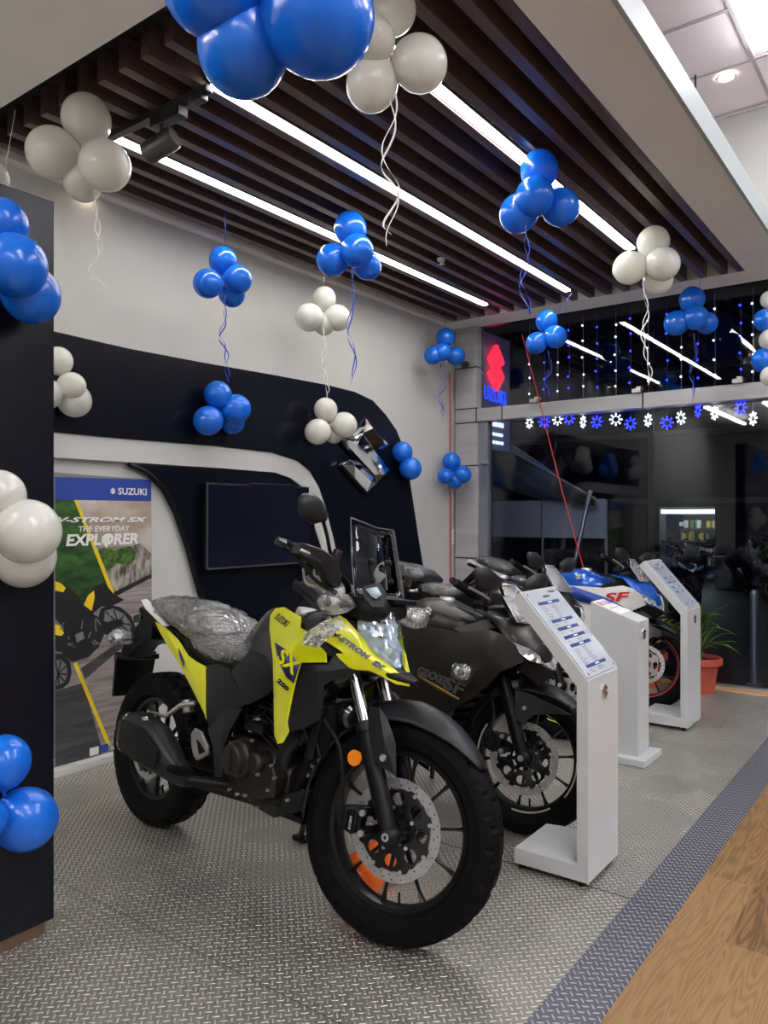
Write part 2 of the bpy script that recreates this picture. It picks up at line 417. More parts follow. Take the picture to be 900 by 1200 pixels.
for k in range(17):
    s = sl0 if k == 0 else sl0.copy()
    if k: COL.objects.link(s); s.parent = o
    s.location = (-3.555+.1395*k, 0, 0)
s = sl0.copy(); COL.objects.link(s); s.parent = o; s.location = (-1.212, 0, 0)

# window wall
def window_frame():
    mb = MB()
    mb.box2((-3.70, 6.10, -.03), (-3.475, 6.24, 3.0))       # clad post beside the wall
    mb.box2((-3.475, 6.10, 2.135), (5.4, 6.24, 2.252))      # transom
    mb.mat(1)
    for z in (.9, 1.74, 2.13, 2.258, 2.63): mb.box2((-3.701, 6.097, z-.006), (-3.474, 6.2, z+.006))
    for x in (-3.478, -3.22, -1.98, -.6, .8): mb.box2((x-.006, 6.097, 2.134), (x+.006, 6.2, 2.253))
    mb.mat(2)
    mb.box2((-3.475, 6.14, -.02), (-3.385, 6.235, 2.135))   # aluminium door jamb
    mb.box2((-3.475, 6.14, .0), (5.4, 6.235, .02))
    return mb
M_['jamb'] = pm('anodised aluminium', (.30, .31, .36), .35, metal=.7)
o = window_frame().build('window_frame', [M_['clad'], M_['joint'], M_['jamb']], smooth=0, bevel=.003)
struct(o, 'silver clad post and transom of the shop window', 'window frame')
for i, (a, b) in enumerate([((-3.385, 6.19, .02), (-1.98, 6.198, 2.135)), ((-1.975, 6.19, .02), (-.6, 6.198, 2.135)), ((-.595, 6.19, .02), (5.4, 6.198, 2.135)), ((-3.475, 6.19, 2.252), (5.4, 6.198, 3.0))]):
    o = MB().box2(a, b).build('window_%d' % (i+1), M_['glass'], smooth=0)
    struct(o, ['lower pane of the shop window next to the silver post', 'lower pane of the shop window behind the white podium stands', 'lower pane of the shop window by the steel post', 'dark upper pane of the shop window above the transom'][i], 'window')
o = MB().box2((-2.6, 6.03, -.029), (1.5, 6.138, .012)).build('trim_3', M_['wood_sill'], smooth=0, bevel=.003); struct(o, 'pale timber strip along the foot of the shop window', 'trim')
# small bracket on the clad post and patch fittings on the transom
fit = MB()
for x in (-2.9, -2.02, -1.28, -.98): fit.box2((x-.035, 6.06, 2.253), (x+.035, 6.1, 2.285)).box2((x-.02, 6.12, 2.285), (x+.02, 6.185, 2.31))
fit.box2((-3.43, 6.1, 1.20+.55), (-3.36, 6.139, 1.235+.55))
o = fit.build('window_fitting', M_['alu'], smooth=0, bevel=.003); struct(o, 'small metal glass clamps on the window transom', 'window fitting')

# conduit and CCTV-like knob near the corner
o = MB().tube([(-3.705, 6.03, .5), (-3.705, 6.03, 1.2), (-3.703, 6.02, 2.6)], .006).build('cable', M_['red_print'])
tag(o, 'thin red wire running down the wall corner by the silver post', 'wire')

# ---------------------------------------------------------------- backdrop on the left wall
bd = thing('display_backdrop', 'black wall backdrop with rounded corner and a white arch around the television', 'wall panel', (-3.72, 3.2, 0))
OUT = [(1.5878, 2.1972), (2.0828, 2.1878), (2.5005, 2.1772), (3.0251, 2.1837), (3.5906, 2.1967), (4.1104, 2.2046), (4.4348, 2.197), (4.6562, 2.1598), (4.8265, 2.0678), (4.9677, 1.9613), (5.0735, 1.8135), (5.1458, 1.5907), (5.1947, 1.4217), (5.2692, 1.1397), (5.358, 0.8332)]
ARCH = [(1.5878, 1.6955), (2.086, 1.6944), (2.4847, 1.6932), (3.1566, 1.7012), (3.5906, 1.6942), (3.8329, 1.653), (3.9613, 1.5861), (4.0561, 1.4777), (4.1315, 1.328), (4.2105, 1.1233), (4.301, 0.8492)]
INN = [(1.5945, 1.577), (2.0948, 1.5671), (3.17, 1.5689), (3.6293, 1.5639), (3.7643, 1.5359), (3.8694, 1.4846), (3.9606, 1.3562), (4.0222, 1.1794), (4.0922, 1.0373)]
CUR = [(2.5138, 1.5591), (2.6474, 1.51), (2.7471, 1.4235), (2.8297, 1.297), (2.9148, 1.0901), (2.9918, 0.8599), (3.025, 0.772)]
def drop(a, b, z=0.):
    "carry the line a-b on down to height z"
    t = (z-a[1])/(b[1]-a[1]); return (a[0]+(b[0]-a[0])*t, z)
OUTE = (OUT[-1][0]+.14, 0.); ARE = (ARCH[-1][0]+.16, 0.); INE = (INN[-1][0]+.18, 0.); CUE = (CUR[-1][0]+.16, 0.)
def onx(x0, d): return lambda a, b, h: (x0-h*d, a, b)
outer = OUT+[OUTE, ARE]+ARCH[::-1]
MB().slab(outer, [], .05, onx(-3.55, 1)).build('outer_panel', M_['panel_navy'], bd, smooth=0, bevel=.004)
band = ARCH+[ARE, INE]+INN[::-1]
MB().slab(band, [], .045, onx(-3.562, 1)).build('arch_band', M_['panel_white'], bd, smooth=0, bevel=.004)
niche = [CUR[0]]+INN[2:]+[INE, CUE]+CUR[::-1][:-1]
MB().slab(niche, [], .03, onx(-3.566, 1)).build('niche_panel', M_['panel_navy'], bd, smooth=0, bevel=.003)
edge = [(-3.562, a, b) for a, b in [INN[1], CUR[0]]+CUR[1:]+[CUE]]
MB().tube(spline(edge[1:], 4), .012, 8).build('edge_trim', M_['black'], bd)
back = [INN[0], (INN[0][0], 0.), (OUTE[0]-.05, 0.), (ARE[0], .1)]+[(p[0]+.0, p[1]) for p in ARCH[::-1]]
MB().slab([(ARCH[0][0], 0), (OUTE[0]-.06, 0), (OUT[-1][0]-.2, 1.1), (ARCH[-4][0], ARCH[-4][1]+.05), (ARCH[3][0], ARCH[3][1]+.1), (ARCH[0][0], ARCH[0][1]+.1)], [], .11, onx(-3.6, 1)).build('backing_panel', M_['panel_white'], bd, smooth=0)
MB().box2((-3.6, ARCH[0][0], 0), (-3.53, CUE[0], .035)).build('plinth', M_['panel_white'], bd, smooth=0, bevel=.003)
for ch in bd.children: ch.location = (3.72, -3.2, 0)

# television
tv = thing('television', 'black flat television, screen off, mounted inside the white arch', 'television', (-3.566, 3.5, 1.4))
TVc = [(2.9949, 1.4782), (3.8807, 1.4752), (3.8772, 0.9759), (2.993, 0.968)]
y0 = (TVc[0][0]+TVc[3][0])/2; y1 = (TVc[1][0]+TVc[2][0])/2; z0 = (TVc[2][1]+TVc[3][1])/2; z1 = (TVc[0][1]+TVc[1][1])/2
M_['alu_dim'] = pm('dull bezel edge', (.10, .10, .11), .4, metal=.6)
M_['tv_black'] = pm('television screen', (.004, .005, .014), .16)
MB().box2((-3.54, y0, z0), (-3.495, y1, z1)).build('housing', M_['black'], tv, smooth=0, bevel=.006)
MB().box2((-3.496, y0+.008, z0+.012), (-3.491, y1-.008, z1-.008)).build('screen', M_['tv_black'], tv, smooth=0, bevel=.002)
MB().box2((-3.4985, y0-.003, z0-.004), (-3.4895, y1+.003, z0+.006)).box2((-3.4985, y0-.004, z0), (-3.4895, y0+.004, z1)).build('bezel', M_['alu_dim'], tv, smooth=0)
MB().box2((-3.51, y0+.35, z1-.004), (-3.485, y0+.75, z1+.01)).build('sensor_bar', M_['black_gloss'], tv, smooth=0, bevel=.003)
MB().box2((-3.566, y0+.3, z0+.15), (-3.54, y1-.3, z1-.15)).build('wall_bracket', M_['black'], tv, smooth=0)
for ch in tv.children: ch.location = (3.566, -3.5, -1.4)

# ---------------------------------------------------------------- stylised letter emblem (outline measured on the wall)
EMB_YZ = [(4.4987, 2.0026), (4.5609, 1.9624), (4.6241, 1.9216), (4.703, 1.8769), (4.7835, 1.8312), (4.757, 1.8075), (4.6957, 1.7859), (4.6312, 1.7874), (4.5678, 1.8049), (4.4511, 1.8829), (4.61, 1.7672), (4.7954, 1.6357), (4.7364, 1.6026), (4.6383, 1.5299), (4.5152, 1.4601), (4.371, 1.5535), (4.2288, 1.6446), (4.2606, 1.6666), (4.3186, 1.6837), (4.3909, 1.683), (4.4579, 1.6611), (4.6071, 1.59), (4.3909, 1.721), (4.22, 1.8292), (4.2734, 1.8417), (4.3513, 1.8727), (4.4242, 1.9245)]
ec = [sum(p[k] for p in EMB_YZ)/len(EMB_YZ) for k in (0, 1)]
EMB_N = [((p[0]-ec[0]), (p[1]-ec[1])) for p in EMB_YZ]
eh = max(p[1] for p in EMB_N)-min(p[1] for p in EMB_N)
# upright version for small badges: turned so that the long bar leans as on the bikes
def emblem_2d(h, rot=0.):
    q = [(a*cos(rot)-b*sin(rot), a*sin(rot)+b*cos(rot)) for a, b in EMB_N]
    hh = max(p[1] for p in q)-min(p[1] for p in q); return [(a*h/hh, b*h/hh) for a, b in q]
S_UP = [(.50, 1.), (.72, .86), (1., .66), (.93, .60), (.84, .565), (.75, .575), (.66, .62), (.46, .76), (.40, .735), (1., .335), (.78, .18), (.5, 0.), (.28, .14), (0, .34), (.07, .40), (.16, .435), (.25, .425), (.34, .38), (.54, .24), (.60, .265), (0, .665), (.22, .82)]
def emblem(name, mat, parent, c, xd, yd, h, thick=.003, rot=0., bev=0., wk=1.):
    xd = Vector(xd).normalized(); yd = Vector(yd).normalized(); n = xd.cross(yd).normalized(); c = Vector(c)
    return MB().slab(([((a-.5)*h*.95*wk, (b-.5)*h) for a, b in S_UP] if rot is not None else emblem_2d(h)), [], thick, lambda a, b, t: c+xd*a+yd*b+n*t).build(name, mat, parent, smooth=0, bevel=bev, seg=1)
em = thing('wall_emblem', 'large mirror-chrome faceted letter emblem tilted on the black backdrop', 'emblem', (-3.55, ec[0], ec[1]))
def ridge(mb, pts, hgt, x0):
    """faceted top: each outline edge rises to the centre line of its bar"""
    pass
EP = [('top', [(4.22, 1.8292), (4.2734, 1.8417), (4.3513, 1.8727), (4.4242, 1.9245), (4.4987, 2.0026), (4.4606, 1.8904), (4.3909, 1.8431)]), ('hook', [(4.4987, 2.0026), (4.5609, 1.9624), (4.6241, 1.9216), (4.703, 1.8769), (4.7835, 1.8312), (4.757, 1.8075), (4.6957, 1.7859), (4.6312, 1.7874), (4.5678, 1.8049), (4.4606, 1.8904)]), ('bar', [(4.22, 1.8292), (4.3909, 1.8431), (4.4606, 1.8904), (4.61, 1.7672), (4.7954, 1.6357), (4.7364, 1.6026), (4.6383, 1.5299), (4.6071, 1.59), (4.3909, 1.721)]), ('tail', [(4.6383, 1.5299), (4.5152, 1.4601), (4.371, 1.5535), (4.2288, 1.6446), (4.2606, 1.6666), (4.3186, 1.6837), (4.3909, 1.683), (4.4579, 1.6611), (4.5539, 1.6156), (4.6071, 1.59)])]
RD = {'top': [(4.3317, 1.8481), (4.4579, 1.9401)], 'hook': [(4.5428, 1.9312), (4.6957, 1.8246)], 'bar': [(4.3579, 1.8075), (4.6957, 1.6008)], 'tail': [(4.3251, 1.6416), (4.5262, 1.5386)]}
for nm, pl in EP:
    mb = MB(); n = len(pl); rd = RD[nm]
    near = [min((0, 1), key=lambda k: (p[0]-rd[k][0])**2+(p[1]-rd[k][1])**2) for p in pl]
    vs = [(-3.53, a, b) for a, b in pl]+[(-3.495, a, b) for a, b in pl]+[(-3.462, a, b) for a, b in rd]
    fs = [tuple(range(n))]+[(i, (i+1) % n, n+(i+1) % n, n+i) for i in range(n)]
    for i in range(n):
        j = (i+1) % n; fs.append((n+i, n+j, 2*n+near[j], 2*n+near[i]) if near[i] != near[j] else (n+i, n+j, 2*n+near[i]))
    o = mb.add(vs, fs).build('chrome_face', M_['chrome'], em, smooth=0, bevel=.002, seg=1); o.location = (3.55, -ec[0], -ec[1])
e = emblem('back_plate', M_['black'], em, (-3.55, ec[0], ec[1]-.004), (0, 1, 0), (0, 0, 1), eh*1.02, .02, None)
e.location = (3.55, -ec[0], -ec[1])

# ---------------------------------------------------------------- poster
ps = thing('poster', 'tall printed poster of a rider on a leaning motorcycle, blue header on top', 'poster', (-3.6, 2.2, .9))
PT = [(1.7528, 1.507), (2.6763, 1.4821), (2.6843, 0.0427), (1.7528, 0.0239)]
pyl = PT[0][0]; pyr = PT[1][0]; pzt = (PT[0][1]*.2+PT[1][1]*.8); pzb = .105
def PQ(px, py):  # photo-measured point on the board -> (Y, z); measured list is resolved in POSTER below
    return None
P_ = {'head': [(2.1065, 1.4753), (2.6763, 1.4821), (2.6763, 1.3628), (2.1065, 1.3624)], 'green': [(2.1065, 1.3624), (2.214, 1.3621), (2.436, 0.8687), (2.1065, 0.7938)], 'sky': [(2.2235, 1.3623), (2.6763, 1.3628), (2.6763, 1.0765), (2.5252, 1.119), (2.3548, 1.1199)], 'cliff': [(2.3349, 1.1117), (2.3698, 1.1194), (2.4308, 1.1039), (2.5039, 1.1105), (2.552, 1.1182), (2.5956, 1.1355), (2.6342, 1.1062), (2.6775, 1.0669), (2.678, 0.9438), (2.4463, 0.8724), (2.4103, 0.9427)], 'bush': [(2.3448, 1.1069), (2.39, 1.1187), (2.4463, 1.0988), (2.5039, 1.1151), (2.5466, 1.1184), (2.5792, 1.0988), (2.5683, 1.0435), (2.5252, 1.0132), (2.4619, 1.0301), (2.4001, 0.9883), (2.3748, 1.0344)], 'rail': [(2.436, 0.8777), (2.678, 0.9628), (2.678, 0.9391), (2.4515, 0.8538)], 'road': [(2.4515, 0.8538), (2.678, 0.9391), (2.6837, 0.0334), (2.4463, 0.0345), (2.1065, 0.0371), (2.1065, 0.4134)], 'tar': [(2.1065, 0.4134), (2.2617, 0.4288), (2.3598, 0.0912), (2.3648, 0.0343), (2.1065, 0.0371)], 'shade': [(2.2473, 0.5053), (2.5252, 0.6361), (2.5252, 0.5993), (2.2713, 0.4446)], 'line1': [(2.2093, 1.3621), (2.2282, 1.3624), (2.4411, 0.8773), (2.4206, 0.8699)], 'line2': [(2.5252, 0.6223), (2.5466, 0.6242), (2.5901, 0.5396), (2.5683, 0.538)], 'line3': [(2.2046, 0.5336), (2.2235, 0.5394), (2.4206, 0.0723), (2.4001, 0.0682)], 'tyre1': [(2.1065, 0.5994), (2.1489, 0.5933), (2.1859, 0.5494), (2.1952, 0.492), (2.1812, 0.4427), (2.1443, 0.4193), (2.1065, 0.4176)], 'rim1': [(2.1065, 0.5656), (2.1397, 0.5648), (2.1673, 0.5308), (2.1719, 0.4872), (2.1581, 0.451), (2.126, 0.4396), (2.1065, 0.443)], 'tyre2': [(2.3598, 0.7947), (2.4103, 0.8168), (2.4828, 0.7919), (2.5466, 0.7397), (2.5737, 0.6765), (2.5466, 0.6288), (2.4828, 0.6094), (2.4103, 0.6369), (2.3648, 0.6872), (2.3448, 0.7473)], 'rim2': [(2.3849, 0.7833), (2.436, 0.7918), (2.5039, 0.7533), (2.5466, 0.6935), (2.5359, 0.6532), (2.4881, 0.6362), (2.4257, 0.662), (2.3799, 0.7212)], 'rider': [(2.1065, 0.9629), (2.1397, 0.9437), (2.1859, 0.919), (2.233, 0.8764), (2.2568, 0.8308), (2.3201, 0.7809), (2.3053, 0.7471), (2.2425, 0.7365), (2.2046, 0.7062), (2.1581, 0.7159), (2.1065, 0.7727)], 'engine': [(2.1065, 0.7304), (2.1766, 0.7181), (2.2473, 0.7447), (2.3201, 0.772), (2.3951, 0.7285), (2.4828, 0.7326), (2.5039, 0.7029), (2.3799, 0.6586), (2.3498, 0.6001), (2.2907, 0.5555), (2.1952, 0.5436), (2.1397, 0.6032), (2.1065, 0.6121)], 'tail': [(2.2473, 0.7925), (2.2713, 0.8645), (2.3299, 0.9171), (2.3799, 0.9358), (2.436, 0.8687), (2.5039, 0.8311), (2.4411, 0.8094), (2.3598, 0.8081), (2.3102, 0.773)], 'ytail': [(2.2473, 0.7969), (2.2858, 0.872), (2.3201, 0.8957), (2.325, 0.86), (2.3053, 0.7824)], 'yarm': [(2.1065, 0.9587), (2.1397, 0.9437), (2.1627, 0.9207), (2.1489, 0.9004), (2.1065, 0.9122)], 'yleg': [(2.1065, 0.7431), (2.1306, 0.7362), (2.1535, 0.6951), (2.1397, 0.684), (2.1065, 0.6924)], 'casing': [(2.214, 0.6791), (2.2568, 0.6913), (2.2665, 0.6552), (2.2235, 0.639)], 'pin': [(2.3648, 1.1775), (2.4154, 1.1765), (2.4103, 1.1496), (2.39, 1.1098), (2.3698, 1.1506)], 'box2': [(2.2956, 0.0845), (2.3473, 0.0844), (2.3473, 0.0436), (2.2956, 0.0432)], 'tick': [(2.3573, 0.0851), (2.4052, 0.0849), (2.4052, 0.0445), (2.3573, 0.0446)]}
MP = {}
MP['head'] = M_['blue_print']
MP['green'] = stain_mat('blurred leaves print', (.005, .03, .006), (.05, .14, .02), (1, 9, 24), .45)
MP['sky'] = stain_mat('hazy sky print', (.34, .27, .21), (.55, .50, .44), (1, 4, 7), .45)
MP['cliff'] = stain_mat('rock print', (.05, .045, .04), (.42, .38, .33), (1, 40, 16), .45)
MP['bush'] = stain_mat('treetop print', (.012, .04, .008), (.10, .19, .03), (1, 45, 45), .45)
MP['road'] = stain_mat('road print', (.15, .125, .12), (.33, .29, .28), (1, 3, 45), .45)
MP['tar'] = stain_mat('tar print', (.03, .03, .032), (.075, .075, .08), (1, 4, 40), .45)
MP['dark'] = pm('dark print', (.012, .012, .013), .45)
MP['grey'] = pm('grey print', (.16, .16, .165), .45)
MP['yel'] = pm('yellow print', (.72, .52, .01), .45)
MP['board'] = pm('poster board', (.2, .19, .18), .5)
MB().slab([(pyl, pzb+.0), (CUR[0][0]*0+PT[2][0], PT[2][1]), (pyr, PT[1][1]), (pyl, PT[0][1])], [], .004, onx(-3.5875, 1)).build('board', MP['board'], ps, smooth=0)
pm_keys = [('head', 'head'), ('green', 'green'), ('sky', 'sky'), ('cliff', 'cliff'), ('bush', 'bush'), ('road', 'road'), ('rail', 'dark'), ('tar', 'tar'), ('shade', 'tar'),
           ('line1', 'yel'), ('line2', 'yel'), ('line3', 'yel'), ('tyre2', 'dark'), ('rim2', 'grey'), ('tail', 'dark'), ('ytail', 'yel'), ('engine', 'dark'), ('casing', 'grey'),
           ('rider', 'dark'), ('yarm', 'yel'), ('yleg', 'yel'), ('tyre1', 'dark'), ('rim1', 'grey'), ('box2', 'white'), ('tick', 'head')]
MP['white'] = M_['white']
mlist = list(dict.fromkeys(v for _, v in pm_keys))
mb = MB()
for i, (k, m) in enumerate(pm_keys):
    mb.mat(mlist.index(m)).slab(P_[k], [], .0004, (lambda hh: lambda a, b, t: (-3.5872+hh+t, a, b))(i*.00012))
# finer streaks: spokes in the two printed wheels and the engine
import random as _r
rg = _r.Random(3)
def pstrip(a, b, w, m, hh):
    d = Vector((b[0]-a[0], b[1]-a[1])); n = Vector((-d.y, d.x)).normalized()*w/2
    q = [(a[0]+n.x, a[1]+n.y), (b[0]+n.x, b[1]+n.y), (b[0]-n.x, b[1]-n.y), (a[0]-n.x, a[1]-n.y)]
    mb.mat(mlist.index(m)).slab(q, [], .0003, lambda u, v, t: (-3.5872+hh+t, u, v))
for key in ('rim1', 'rim2'):
    cx = sum(p[0] for p in P_[key])/len(P_[key]); cz = sum(p[1] for p in P_[key])/len(P_[key])
    if key == 'rim1': cx -= .02
    for k in range(10):
        q = P_[key][(k*len(P_[key]))//10]; pstrip((cx, cz), (cx+(q[0]-cx)*.95, cz+(q[1]-cz)*.95), .008, 'dark', .0034)
for k in range(26):
    j = P_['engine']; cx = sum(p[0] for p in j)/len(j)+rg.uniform(-.17, .17); cz = sum(p[1] for p in j)/len(j)+rg.uniform(-.06, .06)
    a = rg.random()*3.1; ln = .015+rg.random()*.03
    pstrip((cx, cz), (cx+cos(a)*ln, cz+sin(a)*ln), .006, 'grey' if k % 3 else 'dark', .0036)
mb.build('print', [MP[m] for m in mlist], ps, smooth=0)
def pt(name, s, m, px, h, w, sh=0., bold=0.):
    return text_mesh(name, s, m, ps, (-3.5828, px[0], px[1]), (0, 1, 0), (0, 0, 1), h, w, sh, bold)
T_ = {'a': [(2.4619, 1.3968), (2.6426, 1.3976), (2.4619, 1.4322)], 'b': [(2.1192, 1.2503), (2.651, 1.2564), (2.1192, 1.2758)], 'c': [(2.233, 1.2019), (2.5359, 1.197), (2.233, 1.2301)], 'd': [(2.1627, 1.1324), (2.5901, 1.131), (2.1627, 1.1902)], 'e': [(2.4206, 0.0475), (2.4776, 0.0473), (2.4206, 0.0655)], 's': [(2.4154, 1.4286), (2.4463, 1.3978)]}
for k, s, sh, bo in (('a', 'SUZUKI', 0, .02), ('b', 'V-STROM SX', .35, .03), ('c', 'THE EVERYDAY', .15, .02), ('d', 'EXPLORER', .15, .035), ('e', 'SUZUKI', 0, .0)):
    t = T_[k]; pt('lettering', s, M_['white'], t[0], t[2][1]-t[0][1], t[1][0]-t[0][0], sh, bo)
emblem('logo', M_['white'], ps, (-3.583, (T_['s'][0][0]+T_['s'][1][0])/2, (T_['s'][0][1]+T_['s'][1][1])/2), (0, 1, 0), (0, 0, 1), .034, .0006)
MB().slab(P_['pin'], [], .0006, lambda a, b, t: (-3.5822+t, a, b)).build('map_pin', M_['white'], ps, smooth=0)
for ch in ps.children: ch.location = (3.6, -2.2, -.9)

# black partition on the left with its timber plinth
cp = thing('partition', 'tall black partition panel standing at the left edge', 'partition', (-2.3, .2, 0))
MB().box2((-.065, -1.5, .04), (.065, 1.11, 2.25)).build('panel', M_['panel_navy'], cp, smooth=0, bevel=.003)
MB().box2((-.05, -1.5, 0), (.055, 1.085, .04)).build('plinth', pm('brown plinth', (.10, .06, .035), .5), cp, smooth=0)

# ---------------------------------------------------------------- lights the room has, and lamps added out of view
def led_strip(x, y0, y1, label):
    t = thing('led_strip_light', label, 'light', (x, (y0+y1)/2, 3.0), 'led strips between the ceiling slats'); h = (y1-y0)/2
    MB().box2((-.02, -h, .002), (.02, h, .012)).build('diffuser', M_['led'], t, smooth=0)
    MB().box2((-.024, -h-.01, .012), (.024, h+.01, .045)).build('housing', M_['black_track'], t, smooth=0)
led_strip(-3.085, 2.06, 5.56, 'long glowing LED strip nearest the grey wall, passing behind the track spotlight')
led_strip(-2.385, 2.08, 5.59, 'long glowing LED strip, middle one of the three between the ceiling slats')
led_strip(-1.68, 2.1, 4.96, 'glowing LED strip nearest the soffit edge, behind the hanging white balloons')
t = thing('track_spotlight', 'black track spotlight on a short ceiling track across the slats', 'light', (-2.72, 2.06, 3.0))
MB().box2((-.36, -.018, -.028), (.33, .018, 0)).build('track', M_['black_track'], t, smooth=0, bevel=.002)
MB().box2((-.02, -.025, -.075), (.17, .025, -.028)).box2((.24, -.02, -.05), (.30, .02, -.028)).build('adapter', M_['black_track'], t, smooth=0, bevel=.003)
MB().cyl((.03, 0, -.075), (.03, 0, -.13), .008).build('stem', M_['black_track'], t)
hd = Vector((-.045, .085, -.17)); dv = Vector((-.85, -.25, -.32)).normalized(); c0 = Vector((.03, 0, -.155))
MB().lathe([(.0, -.07), (.040, -.07), (.046, -.06), (.046, .078), (.043, .082), (.040, .08), (.036, .06), (0, .058)], c0, dv, 28).build('lamp_head', pm('lamp head metal', (.075, .075, .075), .38, metal=.5), t)
MB().lathe([(0, .059), (.036, .061)], c0, dv, 24).build('lamp_lens', pm('spot lens', (.6, .6, .58), .2), t, flip=False)
def downlight(loc, label, r=.05):
    t = thing('downlight', label, 'light', loc)
    MB().lathe([(r, -.001), (r*1.3, -.006), (r*1.35, 0), (r, .0)], (0, 0, 0), (0, 0, 1), 28).build('rim', M_['white_plastic'], t)
    MB().lathe([(.001, -.002), (r, -.002)], (0, 0, 0), (0, 0, 1), 28).build('lamp', M_['warm_lamp'], t)
downlight((-1.248, 5.58, 4.25), 'small round warm downlight in the high tiled ceiling', .05)
downlight((-3.691, 2.36, 2.998), 'small round downlight in the soffit strip beside the grey wall', .028)
def panel_light(x, y, lab, z=4.25):
    t = thing('ceiling_light', lab, 'light', (x, y, z), 'square light panels in the high ceiling')
    if z < 4.2: MB().cyl((0, 0, 0), (0, 0, 4.25-z), .006).build('rod', M_['black_track'], t)
    MB().box2((-.3, -.3, -.055), (.3, .3, -.004)).build('diffuser', M_['led_panel'], t, smooth=0)
    MB().box2((-.305, -.305, -.004), (.305, .305, .0)).build('frame', M_['led_panel'] if z < 4.2 else M_['white_plastic'], t, smooth=0)  # unseen hung panels glow on top as well, added to brighten the ceiling tiles
panel_light(-.66, 5.01, 'square white light panel in the tiled ceiling at the top right corner')
def fill(x, y0, y1, label):  # light bars added out of view to brighten the underside of the soffit
    t = thing('fill_light', label, 'light', (x, (y0+y1)/2, 2.915), 'pendant light bars added over the near end of the platform'); h = (y1-y0)/2
    MB().box2((-.03, -h, -.02), (.03, h, .02)).build('diffuser', M_['led'], t, smooth=0)
    each('rod', [MB().cyl((0, s*h*.8, .02), (0, s*h*.8, .085), .004, seg=8) for s in (-1, 1)], M_['black_track'], t)
fill(-3.0, -2.4, .25, 'pendant light bar beside the wall, added out of view to brighten the soffit'); fill(-2.2, -2.4, .25, 'middle pendant light bar over the platform, added out of view to brighten the soffit')
for x in (.58, 2.44, 4.3):
    for y in (-2.4, .7, 3.8): panel_light(x, y, 'unseen square light panel hung low and glowing upward, added to brighten the showroom ceiling', 3.95)
t = tag(MB().cyl((0, 0, 0), (0, 0, -.02), .03, .022).cyl((0, 0, -.02), (0, 0, -.035), .006).box((0, 0, -.04), (.05, .02, .006)).build('sprinkler', M_['alu'], None), 'small metal sprinkler head between the ceiling slats', 'sprinkler')
t.location = (-2.7592, 4.3703, 3.0)
t = tag(MB().cyl((0, 0, 0), (0, 0, -.24), .006).build('ceiling_rod', M_['black'], None), 'thin dark rod hanging from the tiled ceiling', 'rod'); t.location = (-1.4022, 5.4082, 4.24)

# ---------------------------------------------------------------- balloons
def balloon_mat(name, col, sss):
    m, nt, b, o = new_mat(name); L = nt.links.new
    b.inputs['Base Color'].default_value = (*col, 1); b.inputs['Roughness'].default_value = .22
    b.inputs['Coat Weight'].default_value = .25; b.inputs['Coat Roughness'].default_value = .12
    t = nt.nodes.new('ShaderNodeBsdfTranslucent'); t.inputs[0].default_value = (*col, 1)
    mx = nt.nodes.new('ShaderNodeMixShader'); mx.inputs[0].default_value = sss
    L(b.outputs[0], mx.inputs[1]); L(t.outputs[0], mx.inputs[2]); L(mx.outputs[0], o.inputs[0]); return m
M_['b_blue'] = balloon_mat('blue balloon rubber', (.008, .165, .76), .22)
M_['b_white'] = balloon_mat('white balloon rubber', (.74, .74, .69), .30)
M_['b_orange'] = balloon_mat('orange balloon rubber', (.95, .17, .005), .25)
M_['rib_white'] = pm('white ribbon', (.75, .75, .72), .3); M_['rib_blue'] = pm('blue ribbon', (.02, .06, .45), .25)
def balloon_mesh():
    prof = [(.004, -1.22), (.07, -1.215), (.085, -1.19), (.05, -1.16), (.045, -1.13)]
    n = 18
    for i in range(1, n+1):
        a = -pi/2+pi*i/n; r = cos(a); z = sin(a)
        if z < 0: z *= 1.06; r *= (1-.05*z*z)
        prof.append((max(r, .002), z))
    prof[5] = (.16, -1.03)
    return MB().lathe(prof, (0, 0, 0), (0, 0, 1), 28)
B_ME = {k: balloon_mesh().build('balloon', M_[k], None, smooth=60).data for k in ('b_blue', 'b_white', 'b_orange')}
for ob in [x for x in COL.objects if x.name.startswith('balloon')]: bpy.data.objects.remove(ob)
def ribbon_strip(path, amp, turns, ph, w=.007):
    P = spline(path, 14); n = len(P); mb = MB(); rows = []
    L = [0.]
    for i in range(1, n): L.append(L[-1]+(P[i]-P[i-1]).length)
    for i, p in enumerate(P):
        s = L[i]/L[-1]; a = 2*pi*turns*s+ph; k = amp*min(1, s*3)
        q = p+Vector((.80*cos(a)*k, .59*cos(a)*k, 0))+Vector((-.59, .8, 0))*(sin(a)*k*.7)
        wv = Vector((.80*cos(a*.5+ph), .59*cos(a*.5+ph), .6)).normalized()*w/2
        rows.append([q-wv, q+wv])
    return mb.loft(rows, closed=False, caps=False)
